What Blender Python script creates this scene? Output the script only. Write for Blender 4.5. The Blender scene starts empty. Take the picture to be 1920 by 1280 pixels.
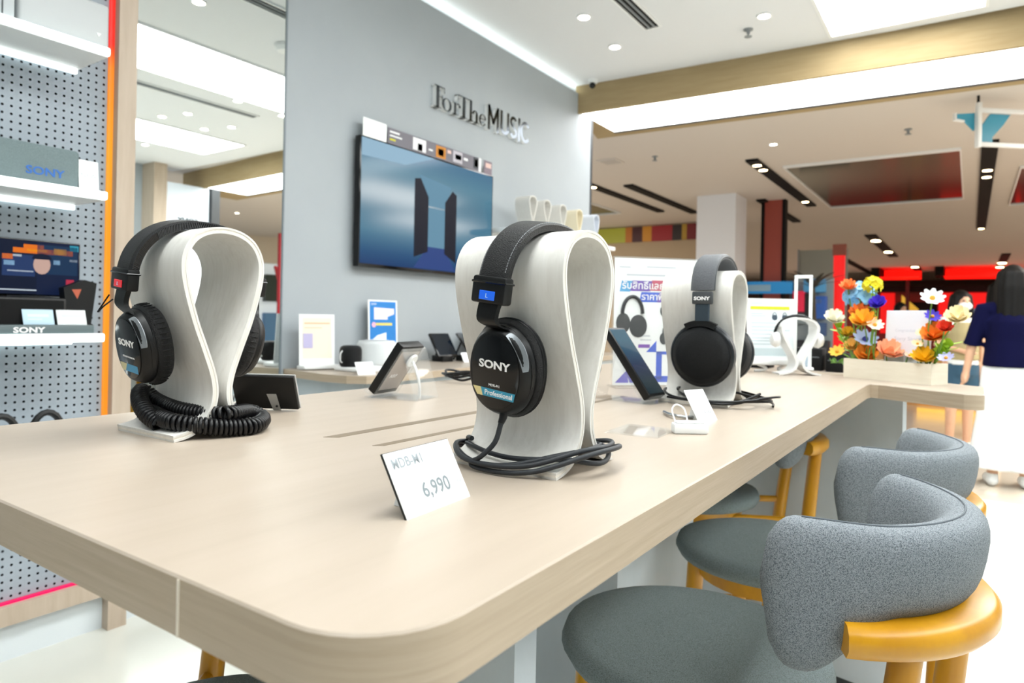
import bpy, bmesh, math, random
from mathutils import Vector, Matrix, Euler
random.seed(7)
S = bpy.context.scene
COL = S.collection
PI = math.pi

# ------------------------------------------------------------------ camera
FPX, PCX, PCY, ROLL, YAW, CAMH = 1262.0, 960.0, 595.0, 0.02, math.radians(34.27), 1.205
cam = bpy.data.cameras.new('camera'); camo = bpy.data.objects.new('camera', cam); COL.objects.link(camo)
cam.sensor_width = 36.0; cam.lens = FPX / 1920 * 36.0
cam.shift_y = -(640 - PCY) / 1920.0
cam.clip_start = 0.02; cam.clip_end = 200
_cr = Vector((math.cos(YAW), math.sin(YAW), 0)); _cf = Vector((-math.sin(YAW), math.cos(YAW), 0)); _cu = Vector((0, 0, 1))
_x = _cr * math.cos(ROLL) + _cu * math.sin(ROLL); _y = -_cr * math.sin(ROLL) + _cu * math.cos(ROLL)
M = Matrix((_x, _y, -_cf)).transposed().to_4x4(); M.translation = (0, 0, CAMH); camo.matrix_world = M
cam.dof.use_dof = True; cam.dof.focus_distance = 0.85; cam.dof.aperture_fstop = 7.0
S.camera = camo

# ------------------------------------------------------------------ world and exposure
W = bpy.data.worlds.new('world'); S.world = W; W.use_nodes = True
W.node_tree.nodes['Background'].inputs[0].default_value = (0.9, 0.95, 1.0, 1); W.node_tree.nodes['Background'].inputs[1].default_value = 0.6
S.view_settings.view_transform = 'Standard'; S.view_settings.look = 'None'
S.view_settings.exposure = 0.36; S.view_settings.gamma = 1.0; S.view_settings.use_curve_mapping = False
PANEL_E, STRIP_E, DOWN_E, LED_E, MALL_W = 7.5, 5.5, 30.0, 1.7, 150.0

def area(name, loc, sx, sy, watts, col=(1, 1, 1)):
    l = bpy.data.lights.new(name, 'AREA'); l.shape = 'RECTANGLE'; l.size = sx; l.size_y = sy; l.energy = watts; l.color = col
    o = bpy.data.objects.new(name, l); o.location = loc; COL.objects.link(o); return o
# fill lamps added under the mall's ceiling to brighten it
for i, (x, y) in enumerate([(4.0, 10.5), (4.0, 17.0), (-7.5, 9.5), (-7.5, 17.0), (3.0, 25.0), (-6.0, 25.0), (2.3, 7.6)]):
    area('mall_fill_lamp', (x, y, 3.1), 1.2, 2.4, MALL_W * (1.0 if y < 12 else .6), (1.0, 0.93, 0.84))

# ------------------------------------------------------------------ pixel -> point on a plane of the place (1920x1280 frame)
def ray(u, v):
    du, dv = u - PCX, v - PCY; c, s = math.cos(ROLL), math.sin(ROLL)
    return _cr * ((du * c + dv * s) / FPX) + _cf + _cu * ((-dv * c + du * s) / FPX)
CP = Vector((0, 0, CAMH))
def tz(u, v, z): d = ray(u, v); return CP + d * ((z - CAMH) / d.z)
def tx(u, v, x): d = ray(u, v); return CP + d * (x / d.x)
def ty(u, v, y): d = ray(u, v); return CP + d * (y / d.y)
def td(u, v, t): return CP + ray(u, v) * t

# ------------------------------------------------------------------ materials
def lin(h):
    h = h.lstrip('#'); r = []
    for i in (0, 2, 4):
        x = int(h[i:i + 2], 16) / 255; r.append(x / 12.92 if x <= .04045 else ((x + .055) / 1.055) ** 2.4)
    return (*r, 1)
_M = {}
def mat(name, col, rough=.5, metal=0, spec=.5, emit=0, ecol=None, trans=0, alpha=None, coat=0):
    if name in _M: return _M[name]
    m = bpy.data.materials.new(name); m.use_nodes = True; b = m.node_tree.nodes['Principled BSDF']
    b.inputs['Base Color'].default_value = lin(col); b.inputs['Roughness'].default_value = rough; b.inputs['Metallic'].default_value = metal
    b.inputs['Specular IOR Level'].default_value = spec
    if emit: b.inputs['Emission Color'].default_value = lin(ecol or col); b.inputs['Emission Strength'].default_value = emit
    if trans: b.inputs['Transmission Weight'].default_value = trans
    if coat: b.inputs['Coat Weight'].default_value = coat
    _M[name] = m; return m
def nt(m): n = m.node_tree.nodes; return n, m.node_tree.links, n['Principled BSDF']
def grain(name, c1, c2, scale=(3, 3, 60), rough=.4, bump=.02, detail=6, spec=.4, nscale=4.0, c3=None):
    """streaky wood / fabric colour from stretched noise"""
    if name in _M: return _M[name]
    m = mat(name, c1, rough, spec=spec); n, l, b = nt(m)
    tc = n.new('ShaderNodeTexCoord'); mp = n.new('ShaderNodeMapping'); mp.inputs['Scale'].default_value = scale
    no = n.new('ShaderNodeTexNoise'); no.inputs['Scale'].default_value = nscale; no.inputs['Detail'].default_value = detail; no.inputs['Roughness'].default_value = .6
    cr = n.new('ShaderNodeValToRGB'); cr.color_ramp.elements[0].position = .3; cr.color_ramp.elements[1].position = .72
    cr.color_ramp.elements[0].color = lin(c2); cr.color_ramp.elements[1].color = lin(c1)
    if c3: e = cr.color_ramp.elements.new(.5); e.color = lin(c3)
    bp = n.new('ShaderNodeBump'); bp.inputs['Strength'].default_value = 1; bp.inputs['Distance'].default_value = bump * .01
    l.new(tc.outputs['Object'], mp.inputs[0]); l.new(mp.outputs[0], no.inputs[0]); l.new(no.outputs[0], cr.inputs[0]); l.new(cr.outputs[0], b.inputs['Base Color'])
    l.new(no.outputs[0], bp.inputs['Height']); l.new(bp.outputs[0], b.inputs['Normal']); return m
def weave(name, c1, c2, sc=900, rough=.9):
    if name in _M: return _M[name]
    m = mat(name, c1, rough, spec=.2); n, l, b = nt(m)
    tc = n.new('ShaderNodeTexCoord'); vo = n.new('ShaderNodeTexVoronoi'); vo.inputs['Scale'].default_value = sc
    no = n.new('ShaderNodeTexNoise'); no.inputs['Scale'].default_value = sc * .5; no.inputs['Detail'].default_value = 3
    mx = n.new('ShaderNodeMath'); mx.operation = 'MULTIPLY'
    cr = n.new('ShaderNodeValToRGB'); cr.color_ramp.elements[0].position = .12; cr.color_ramp.elements[1].position = .42
    cr.color_ramp.elements[0].color = lin(c1); cr.color_ramp.elements[1].color = lin(c2)
    bp = n.new('ShaderNodeBump'); bp.inputs['Distance'].default_value = .0006; bp.invert = True
    l.new(tc.outputs['Object'], vo.inputs['Vector']); l.new(tc.outputs['Object'], no.inputs['Vector'])
    l.new(vo.outputs['Distance'], mx.inputs[0]); l.new(no.outputs[0], mx.inputs[1]); l.new(mx.outputs[0], cr.inputs[0]); l.new(cr.outputs[0], b.inputs['Base Color'])
    l.new(vo.outputs['Distance'], bp.inputs['Height']); l.new(bp.outputs[0], b.inputs['Normal']); return m
def ramp_emit(name, stops, axis=2, lo=0, hi=1, strength=1.0, base='#101418', rough=.25, spec=.5):
    """a glowing sheet whose colour runs along one object axis (LED strips, screens)"""
    if name in _M: return _M[name]
    m = mat(name, base, rough, spec=spec); n, l, b = nt(m)
    tc = n.new('ShaderNodeTexCoord'); sp = n.new('ShaderNodeSeparateXYZ'); mr = n.new('ShaderNodeMapRange'); mr.inputs[1].default_value = lo; mr.inputs[2].default_value = hi
    cr = n.new('ShaderNodeValToRGB')
    while len(cr.color_ramp.elements) < len(stops): cr.color_ramp.elements.new(.5)
    for e, (p, c) in zip(cr.color_ramp.elements, stops): e.position = p; e.color = lin(c)
    l.new(tc.outputs['Object'], sp.inputs[0]); l.new(sp.outputs[axis], mr.inputs[0]); l.new(mr.outputs[0], cr.inputs[0]); l.new(cr.outputs[0], b.inputs['Emission Color']); b.inputs['Emission Strength'].default_value = strength
    return m

oak_top = grain('oak_worktop', '#ada092', '#a6998a', (14, 1.6, 14), .36, .015, nscale=2.2, c3='#aa9d8e', spec=.35)
oak_edge = grain('oak_edge', '#b8a792', '#a8967f', (2.5, 2.5, 70), .45, .03, nscale=2.5)
oak_trim = grain('oak_trim', '#c4b4a2', '#b6a592', (14, 14, 1.4), .5, .03, nscale=2.5)
oak_beam = grain('oak_beam', '#ae9a76', '#a28d69', (1.2, 14, 14), .85, .02, nscale=2.5, spec=.15)
concrete = grain('pale_concrete', '#cbd4da', '#bcc5cb', (1.5, 1.5, .8), .7, .02, nscale=3)
plywood = grain('whitewashed_plywood', '#e0ded9', '#d4d1cb', (40, 40, 2.2), .5, .03, nscale=3, c3='#dbd9d3')
plyedge = grain('plywood_edge', '#f0ece4', '#ded7ca', (26, 26, 3), .6, .02, nscale=3)
walnutY = grain('honey_wood', '#d39a14', '#b97f08', (4, 4, 1.2), .32, .02, nscale=3, spec=.5)
fabric = weave('grey_weave', '#949a9f', '#555d63', 1000)
fabricdk = weave('grey_seat_weave', '#8b979a', '#65706f', 1000)
wallm = grain('wall_paint', '#a8afb3', '#a2a9ae', (1, 1, 1), .6, .005, nscale=2)
ceilm = mat('ceiling_paint', '#e2e4e6', .8)
mallceil = mat('mall_ceiling_paint', '#cfc8c0', .8)
floorm = grain('polished_floor', '#e3e3da', '#d9dad2', (1, 1, 1), .16, .0, nscale=.8, spec=.5)
mallfloor = grain('mall_floor', '#d8cfc0', '#cabfae', (1, 1, 1), .15, .0, nscale=.7)
mirrorm = mat('mirror_silver', '#eef3f2', .01, 1)
mirdark = mat('dark_mirror', '#5a5f48', .10, 1)
white = mat('white_plastic', '#eef0f0', .4)
whitec = mat('white_card', '#f3f6f6', .6)
black = mat('black_plastic', '#08090a', .42, spec=.35)
blackg = mat('black_gloss', '#040506', .12, spec=.4)
blackm = mat('black_matte', '#0a0a0b', .75, spec=.25)
leather = grain('black_leather', '#111214', '#08090a', (1, 1, 1), .45, .25, nscale=700, spec=.4)
leatherg = grain('grey_leather', '#65686d', '#505358', (1, 1, 1), .45, .25, nscale=700, spec=.5)
rubber = mat('cable_rubber', '#2b2e32', .5, spec=.35)
rubberb = mat('cable_black', '#0a0a0c', .36, spec=.4)
chrome = mat('steel', '#b9bec2', .25, 1)
dkgrey = mat('dark_grey', '#3b3f42', .5)
midgrey = mat('mid_grey', '#8a9093', .5)
glassm = mat('clear_acrylic', '#eef6f6', .05, spec=.5)
def _acrylic(m):
    n, l, b = nt(m); out = n['Material Output']; tr = n.new('ShaderNodeBsdfTransparent'); gl = n.new('ShaderNodeBsdfGlossy'); gl.inputs['Roughness'].default_value = .03
    lw_ = n.new('ShaderNodeLayerWeight'); lw_.inputs[0].default_value = .5; pw_ = n.new('ShaderNodeMath'); pw_.operation = 'POWER'; pw_.inputs[1].default_value = 4; fr = n.new('ShaderNodeMath'); fr.operation = 'MULTIPLY_ADD'; fr.inputs[1].default_value = .35; fr.inputs[2].default_value = .03; l.new(lw_.outputs['Facing'], pw_.inputs[0]); l.new(pw_.outputs[0], fr.inputs[0]); m1 = n.new('ShaderNodeMixShader'); m2 = n.new('ShaderNodeMixShader'); m1.inputs[0].default_value = .05
    l.new(tr.outputs[0], m1.inputs[1]); l.new(b.outputs[0], m1.inputs[2]); l.new(fr.outputs[0], m2.inputs[0]); l.new(m1.outputs[0], m2.inputs[1]); l.new(gl.outputs[0], m2.inputs[2]); l.new(m2.outputs[0], out.inputs[0])
_acrylic(glassm)
inkgrey = mat('ink_grey', '#b9bfc2', .7); inkdk = mat('ink_dark', '#40464a', .7); inkw = mat('ink_white', '#f4f4f4', .6)
E_panel = mat('panel_glow', '#ffffff', .5, emit=PANEL_E, ecol='#fbffff')
E_strip = mat('strip_glow', '#ffffff', .5, emit=STRIP_E, ecol='#ffffff')
E_down = mat('downlight_glow', '#ffffff', .5, emit=DOWN_E, ecol='#fff3d6')
E_led = mat('led_glow', '#ffffff', .5, emit=LED_E, ecol='#f2fffc')
E_cove = mat('cove_glow', '#ffffff', .5, emit=5, ecol='#f2fffc')
E_warm = mat('warm_lamp_glow', '#ffffff', .5, emit=14, ecol='#ffd9a0')
def flat(c, rough=.6): return mat('print_' + c.strip('#'), c, rough)
def glow(c, s=1.0): return mat('glow_%s_%g' % (c.strip('#'), s), '#050506', .4, spec=.1, emit=s, ecol=c)

# ------------------------------------------------------------------ mesh builder
def basis(d):
    d = Vector(d).normalized(); a = Vector((0, 0, 1)) if abs(d.z) < .9 else Vector((1, 0, 0))
    x = a.cross(d).normalized(); return x, d.cross(x)
def spline(pts, n=8, closed=False):
    P = [Vector(p) for p in pts]; out = []; N = len(P)
    for i in range(N if closed else N - 1):
        g = (lambda k: P[k % N]) if closed else (lambda k: P[min(max(k, 0), N - 1)])
        a, b, c, d = g(i - 1), g(i), g(i + 1), g(i + 2)
        for k in range(n):
            t = k / n; out.append(.5 * ((2 * b) + (c - a) * t + (2 * a - 5 * b + 4 * c - d) * t * t + (3 * b - a - 3 * c + d) * t ** 3))
    if not closed: out.append(P[-1].copy())
    return out
class MB:
    def __init__(s): s.v = []; s.f = []; s.m = []; s.cur = 0
    def add(s, v, f, T=None):
        o = len(s.v); s.v += [tuple((T @ Vector(p)) if T is not None else p) for p in v]; s.f += [tuple(i + o for i in q) for q in f]; s.m += [s.cur] * len(f); return s
    def mi(s, i): s.cur = i; return s
    def box(s, x0, x1, y0, y1, z0, z1, T=None):
        v = [(x, y, z) for z in (z0, z1) for y in (y0, y1) for x in (x0, x1)]
        return s.add(v, [(0, 2, 3, 1), (4, 5, 7, 6), (0, 1, 5, 4), (2, 6, 7, 3), (0, 4, 6, 2), (1, 3, 7, 5)], T)
    def rbox(s, x0, x1, y0, y1, z0, z1, r=.003, seg=2, T=None):
        bm = bmesh.new(); bmesh.ops.create_cube(bm, size=1)
        for p in bm.verts: p.co = Vector(((x0 + x1) / 2 + p.co.x * (x1 - x0), (y0 + y1) / 2 + p.co.y * (y1 - y0), (z0 + z1) / 2 + p.co.z * (z1 - z0)))
        bmesh.ops.bevel(bm, geom=bm.edges[:], offset=min(r, .49 * min(x1 - x0, y1 - y0, z1 - z0)), segments=seg, affect='EDGES', profile=.5)
        bm.verts.index_update(); s.add([p.co[:] for p in bm.verts], [[q.index for q in f.verts] for f in bm.faces], T); bm.free(); return s
    def quad(s, a, b, c, d): return s.add([tuple(a), tuple(b), tuple(c), tuple(d)], [(0, 1, 2, 3)])
    def rings(s, R, cap0=True, cap1=True, closed=False, T=None):
        n = len(R[0]); v = [tuple(p) for r in R for p in r]; f = []
        for i in range(len(R) if closed else len(R) - 1):
            a, b = i * n, ((i + 1) % len(R)) * n
            f += [(a + k, a + (k + 1) % n, b + (k + 1) % n, b + k) for k in range(n)]
        if not closed:
            if cap0: f.append(tuple(range(n - 1, -1, -1)))
            if cap1: f.append(tuple(range((len(R) - 1) * n, len(R) * n)))
        return s.add(v, f, T)
    def tube(s, pts, r, n=8, closed=False, round_ends=False, T=None):
        P = [Vector(p) for p in pts]; N = len(P); rr = r if isinstance(r, (list, tuple)) else [r] * N
        if round_ends and not closed:
            d0 = (P[0] - P[1]).normalized(); d1 = (P[-1] - P[-2]).normalized(); a, b = rr[0], rr[-1]
            A = [(P[0] + d0 * a * math.sin(t), a * math.cos(t)) for t in (1.35, .9, .45)]; B = [(P[-1] + d1 * b * math.sin(t), b * math.cos(t)) for t in (.45, .9, 1.35)]
            P = [q for q, _ in A] + P + [q for q, _ in B]; rr = [q for _, q in A] + list(rr) + [q for _, q in B]; N = len(P)
        R = []; x = None
        for i in range(N):
            a = P[(i - 1) % N] if closed else P[max(i - 1, 0)]; b = P[(i + 1) % N] if closed else P[min(i + 1, N - 1)]
            d = (b - a); d = d.normalized() if d.length > 1e-9 else Vector((0, 0, 1))
            x = basis(d)[0] if x is None else (x - d * x.dot(d)).normalized() if (x - d * x.dot(d)).length > 1e-6 else basis(d)[0]
            y = d.cross(x); R.append([P[i] + (x * math.cos(2 * PI * k / n) + y * math.sin(2 * PI * k / n)) * rr[i] for k in range(n)])
        return s.rings(R, closed=closed, T=T)
    def cyl(s, a, b, r0, r1=None, n=16): return s.tube([a, b], [r0, r0 if r1 is None else r1], n)
    def lathe(s, prof, n=24, T=None, sx=1, sy=1):
        R = [[(r * sx * math.cos(2 * PI * k / n), r * sy * math.sin(2 * PI * k / n), z) for k in range(n)] for r, z in prof]; return s.rings(R, T=T)
    def prism(s, poly, z0, z1, T=None):
        n = len(poly); v = [(x, y, z0) for x, y in poly] + [(x, y, z1) for x, y in poly]
        return s.add(v, [tuple(range(n - 1, -1, -1)), tuple(range(n, 2 * n))] + [(k, (k + 1) % n, n + (k + 1) % n, n + k) for k in range(n)], T)
    def ball(s, c, r, n=12, m=8, T=None):
        r = r if isinstance(r, (tuple, list)) else (r, r, r)
        R = [[(c[0] + r[0] * math.sin(PI * (j + .02) / (m + .04)) * math.cos(2 * PI * k / n), c[1] + r[1] * math.sin(PI * (j + .02) / (m + .04)) * math.sin(2 * PI * k / n), c[2] - r[2] * math.cos(PI * (j + .02) / (m + .04))) for k in range(n)] for j in range(m + 1)]
        return s.rings(R, T=T)
    def text(s, txt, size, depth=.0004, T=None, align='LEFT', sx=1.0, bold=0):
        cu = bpy.data.curves.new('t', 'FONT'); cu.body = txt; cu.size = size; cu.extrude = depth; cu.align_x = align; cu.resolution_u = 3; cu.offset = bold
        o = bpy.data.objects.new('t', cu); COL.objects.link(o); dg = bpy.context.evaluated_depsgraph_get(); me = bpy.data.meshes.new_from_object(o.evaluated_get(dg))
        Q = (T if T is not None else Matrix()) @ Matrix.Rotation(PI / 2, 4, 'X') @ Matrix.Diagonal((sx, 1, 1, 1))
        s.add([v.co[:] for v in me.vertices], [tuple(p.vertices) for p in me.polygons], Q)
        bpy.data.objects.remove(o); bpy.data.curves.remove(cu); bpy.data.meshes.remove(me); return s
    def mesh(s, name, mats, smooth=35):
        me = bpy.data.meshes.new(name); me.from_pydata(s.v, [], s.f); me.update()
        for m in (mats if isinstance(mats, (list, tuple)) else [mats]): me.materials.append(m)
        if any(s.m): me.polygons.foreach_set('material_index', s.m)
        if smooth:
            me.shade_smooth(); me.set_sharp_from_angle(angle=math.radians(smooth))
        return me
    def build(s, name, mats, parent=None, smooth=35, **k): return link(name, s.mesh(name, mats, smooth), parent, **k)
def link(name, me, parent=None, loc=None, rot=None, label=None, cat=None, group=None, kind=None):
    o = bpy.data.objects.new(name, me); COL.objects.link(o); o.parent = parent
    if loc is not None: o.location = loc
    if rot is not None: o.rotation_euler = rot
    for k, v in (('label', label), ('category', cat), ('group', group), ('kind', kind)):
        if v: o[k] = v
    return o
def thing(name, label, cat, loc=(0, 0, 0), rot=(0, 0, 0), group=None): return link(name, None, None, loc, rot, label, cat, group)
def struct(name, mb, m, parent=None, smooth=35): return mb.build(name, m, parent, smooth, kind='structure')
def bx(*a): return MB().box(*a)
def remesh(mb, voxel=.012, smooth=4):
    o = bpy.data.objects.new('r', mb.mesh('r', black, 0)); COL.objects.link(o)
    m = o.modifiers.new('r', 'REMESH'); m.mode = 'VOXEL'; m.voxel_size = voxel
    q = o.modifiers.new('s', 'SMOOTH'); q.iterations = smooth; q.factor = .5
    me = bpy.data.meshes.new_from_object(o.evaluated_get(bpy.context.evaluated_depsgraph_get())); bpy.data.objects.remove(o)
    out = MB(); out.add([v.co[:] for v in me.vertices], [tuple(p.vertices) for p in me.polygons]); bpy.data.meshes.remove(me); return out
def copy_thing(root, loc, rot=None, label=None):
    r = root.copy(); COL.objects.link(r); r.location = loc
    if rot is not None: r.rotation_euler = rot
    if label: r['label'] = label
    for ch in list(root.children):
        c = ch.copy(); COL.objects.link(c); c.parent = r
        for g in ch.children: d = g.copy(); COL.objects.link(d); d.parent = c
    return r
TR = Matrix.Translation
def RX(a): return Matrix.Rotation(a, 4, 'X')
def RZ(a): return Matrix.Rotation(a, 4, 'Z')

# ================================================================== THE SETTING
CZ = 3.12          # shop ceiling
WX = -2.70         # face of the television wall
TZ = 1.03          # worktop of the long table
def beam_y(x): return 4.87 + (x + 2.6) * .06
struct('floor', bx(-3.0, 3.7, -4, 5.75, -.1, 0), floorm)
struct('floor', bx(-16, 14, 5.75, 34, -.1, 0), mallfloor)
struct('ceiling', bx(-2.95, 3.7, -4, 5.0, CZ, CZ + .1), ceilm)
struct('ceiling', bx(-16, 14, 5.0, 34, 3.16, 3.3), mallceil)
wl = struct('wall_left', bx(WX - .06, WX, 2.02, 5.1, 0, 3.06), wallm)
struct('wall_left', bx(WX - .25, WX - .2, -4, 5.1, 0, 3.3), wallm)
struct('wall_right', bx(3.62, 3.72, -4, 4.55, 0, CZ), wallm)
struct('wall_back', bx(-3.0, 3.7, -4.1, -4.0, 0, CZ), wallm)
struct('trim_1', MB().box(WX - .26, WX + .004, 5.1, 5.13, 0, 3.12), dkgrey)
cove = MB().box(WX - .05, WX - .03, 2.05, 5.05, 3.061, 3.075)
cv = thing('cove_light', 'thin bright light strip along the top of the television wall', 'light strip', (0, 0, 0)); cove.build('led_strip', E_cove, cv)
# portal beam between shop and mall
bm = struct('trim_2', MB().prism([(-2.72, beam_y(-2.72)), (3.9, beam_y(3.9)), (3.9, beam_y(3.9) + .86), (-2.95, beam_y(-2.95) + .86)], 2.912, 3.3), oak_beam)
bl = thing('beam_light', 'long white light panel under the oak portal beam', 'ceiling light')
MB().prism([(-2.69, beam_y(-2.69) + .03), (3.3, beam_y(3.3) + .03), (3.3, beam_y(3.3) + .66), (-2.69, beam_y(-2.69) + .66)], 2.9, 2.912).build('diffuser', E_strip, bl)
for a, b in ((.0, .03), (.66, .70)):
    MB().prism([(-2.7, beam_y(-2.7) + a), (3.35, beam_y(3.35) + a), (3.35, beam_y(3.35) + b), (-2.7, beam_y(-2.7) + b)], 2.893, 2.912).build('frame', dkgrey if a else oak_beam, bl)
# right-hand end of the portal, seen in the mirror
struct('trim_3', bx(3.32, 3.72, 4.55, 4.72, 0, CZ), oak_trim)
pn = thing('entrance_panel', 'pale blue-white lit panel with dark brand lettering inside the portal, seen in the mirror', 'sign', (3.34, 5.02, 0), (0, 0, -PI / 2))
MB().box(-.30, .30, 0, .06, 0, 2.9).build('panel', mat('entrance_panel_glow', '#dfe8f2', .5, emit=.08, ecol='#cfe0f4'), pn)
MB().text('SONY', .105, .006, TR((0, -.006, 2.38)), 'CENTER', 1.0, .002).build('lettering', dkgrey, pn)
struct('trim_4', bx(3.30, 3.72, 5.34, 5.46, 0, 3.0), dkgrey)

# ---- ceiling lights of the shop
def panel_light(x0, x1, y0, y1, label):
    t = thing('ceiling_light_panel', label, 'ceiling light', ((x0 + x1) / 2, (y0 + y1) / 2, CZ), group=None); a, b = (x1 - x0) / 2, (y1 - y0) / 2
    MB().box(-a, a, -b, b, -.012, -.002).build('diffuser', E_panel, t)
    MB().box(-a - .02, -a, -b - .02, b + .02, -.014, 0).box(a, a + .02, -b - .02, b + .02, -.014, 0).box(-a, a, -b - .02, -b, -.014, 0).box(-a, a, b, b + .02, -.014, 0).build('frame', white, t)
panel_light(-.79, .04, -1.2, 4.86, 'broad glowing white ceiling panel above the long table')
panel_light(1.50, 2.32, -1.2, 4.62, 'long glowing ceiling panel seen only in the mirror, farther from it')
def downlight(x, y, label, z=CZ):
    t = thing('downlight', label, 'downlight', (x, y, z))
    MB().lathe([(.048, 0), (.048, -.008), (.036, -.008), (.036, 0)], 20).build('trim_ring', white, t)
    MB().lathe([(.001, -.005), (.036, -.005), (.036, -.002), (.001, -.002)], 20).build('lens', E_down, t)
for p, l in (((1095, 31), 'round warm downlight left of the ceiling vent'), ((1433, 29), 'round warm downlight beside the ceiling sprinkler'), ((1153, 87), 'round warm downlight below the ceiling vent, nearest the wall sign')):
    q = tz(*p, CZ); downlight(q.x, q.y, l)
for i, (x, y) in enumerate([(-1.42, 2.33), (.9, 3.6), (.12, 3.62), (.95, 4.1), (.15, 4.12), (2.52, 4.02), (1.22, 3.52), (1.28, 4.0)]):
    downlight(x, y, ['round downlight at the upper edge of the mirror, above its white light band', 'mirror downlight right of centre, under the grey vent line', 'mirror downlight touching the vent line from above', 'mirror downlight just left of the end of the second light band', 'mirror downlight at the right edge of the mirror', 'mirror downlight at the left edge below both light bands', 'small mirror downlight above the left half of the second light band', 'small mirror downlight above the right half of the second light band'][i])
def vent(x, y0, y1, w, label):
    t = thing('ceiling_vent', label, 'vent', (x, (y0 + y1) / 2, CZ)); h = (y1 - y0) / 2
    MB().box(-w / 2, w / 2, -h, h, -.004, -.001).build('slot', blackm, t)
    for k in range(4): MB().box(-w / 2 + w * k / 3 - .006, -w / 2 + w * k / 3 + .006, -h, h, -.012, -.001).build('slat', midgrey if 0 < k < 3 else white, t)
    for e in (h, -h - .012): MB().box(-w / 2 - .006, w / 2 + .006, e, e + .012, -.012, -.001).build('end_cap', white, t)
vent(-1.745, 1.9, 4.12, .105, 'long slotted air vent in the ceiling between two downlights')
vent(.41, 1.9, 4.0, .09, 'dark slotted air vent running between the two light bands in the mirror')
q = tz(1403, 55, CZ); t = thing('sprinkler', 'small metal sprinkler hanging beside a ceiling downlight', 'sprinkler', q)
MB().lathe([(.03, 0), (.03, -.006), (.012, -.008), (.01, -.03), (.002, -.032)], 16).build('rose', midgrey, t); MB().lathe([(.002, -.045), (.024, -.047), (.024, -.05), (.002, -.05)], 16).build('deflector', midgrey, t); MB().cyl((0, 0, -.03), (0, 0, -.047), .004).build('stem', midgrey, t)
q = tz(1112, 150, CZ); t = thing('security_camera', 'little white ceiling camera with black lens by the wall corner', 'camera', q)
MB().lathe([(.04, 0), (.04, -.02), (.025, -.03), (.002, -.03)], 18).build('mount', white, t); MB().ball((0, -.01, -.045), .026).build('lens_ball', blackg, t)
t = thing('smoke_detector', 'round white smoke detector at the right edge of the mirror', 'smoke detector', (-1.31, 3.05, CZ))
MB().lathe([(.075, 0), (.075, -.02), (.055, -.045), (.002, -.048)], 24).build('body', white, t); MB().lathe([(.056, -.03), (.06, -.035), (.052, -.04), (.05, -.035)], 24).build('grille', midgrey, t)

# ---- display bay on the left: pegboard, frame, coloured light line, mirror
peg = MB(); y0, y1, z0, z1, P = .22, 1.2275, .205, 3.10, .0265
ny, nz = int((y1 - y0) / P), int((z1 - z0) / P)
for i in range(ny):
    for j in range(nz):
        a, b = y1 - (i + 1) * P, z0 + j * P; cy, cz_ = a + P / 2, b + P / 2
        o = len(peg.v); peg.v += [(0, a, b), (0, a + P, b), (0, a + P, b + P), (0, a, b + P)] + [(0, cy + .0046 * math.cos(PI / 4 * k - 3 * PI / 4), cz_ + .0046 * math.sin(PI / 4 * k - 3 * PI / 4)) for k in range(8)]
        fs = []
        for k in range(4):
            k1 = (k + 1) % 4; u, w, x = 4 + 2 * k, 4 + 2 * k + 1, 4 + (2 * k + 2) % 8
            fs += [(k, w, u), (k, k1, w), (k1, x, w)]
        peg.f += [tuple(q + o for q in f) for f in fs]; peg.m += [0] * len(fs)
pegm = grain('pegboard_paint', '#a3adb6', '#98a3ac', (1, 1, 1), .5, .0, nscale=2)
pw = struct('wall_pegboard', peg, pegm, smooth=0); pw.location = (WX, 0, 0)
struct('wall_behind_pegboard', bx(WX - .03, WX - .012, .2, 1.235, .15, 3.12), mat('peg_dark', '#2c3238', .8))
struct('trim_5', bx(WX - .03, WX + .045, 1.245, 1.312, 0, CZ), oak_trim)
struct('trim_6', bx(WX - .03, WX + .045, .0, 1.245, .135, .198), oak_trim)
struct('baseboard_left', bx(WX - .05, WX + .0, .0, 2.05, 0, .135), mat('plinth_white', '#dfe6ea', .35))
t = thing('edge_light', 'thin upright light line beside the pegboard, red at the top, orange lower', 'light strip', (WX, 0, 0))
MB().box(-.01, .012, 1.229, 1.2445, .2, 3.1).build('upright_line', ramp_emit('edge_line', [(0, '#ff8a1e'), (.55, '#ffa51e'), (.66, '#ff8a1e'), (.69, '#ff2a18'), (1, '#ff1420')], 2, .2, 3.1, .85), t)
t = thing('edge_light', 'pink light line along the foot of the pegboard', 'light strip', (WX, 0, 0))
MB().box(.001, .02, .2, 1.228, .1985, .2045).build('foot_line', glow('#ff1f66', .9), t)
mr = thing('wall_mirror', 'tall frameless mirror beside the pegboard, reflecting ceiling lights', 'mirror', (WX, 1.666, 0))
MB().box(-.02, .0, -.352, .352, .05, CZ).build('mirror_glass', mirrorm, mr)
MB().box(-.02, .008, -.354, -.346, .05, CZ).build('edge_strip', mat('mirror_edge', '#7d868c', .4), mr); MB().box(-.02, .006, .350, .356, .05, CZ).build('edge_strip', mat('mirror_edge', '#7d868c', .4), mr)

def wall_shelf(z, label):
    t = thing('display_shelf', label, 'shelf', (WX, .66, z), group='lit shelves on the pegboard')
    MB().box(.0, .236, -.46, .46, -.016, .012).build('board', white, t)
    MB().rbox(.236, .252, -.46, .462, -.015, .013, .006).build('light_edge', E_led, t)
    MB().box(.004, .02, -.45, .455, -.032, -.017).build('under_light', E_led, t)
wall_shelf(2.086, 'lit white shelf, top one of the pegboard, with a white speaker box')
wall_shelf(1.594, 'lit white shelf carrying the grey speaker and an upright white card')
wall_shelf(1.109, 'lit white shelf under the small screen, behind the left headphones')
wall_shelf(.70, 'lowest lit shelf, mostly hidden behind the long table')

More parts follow.
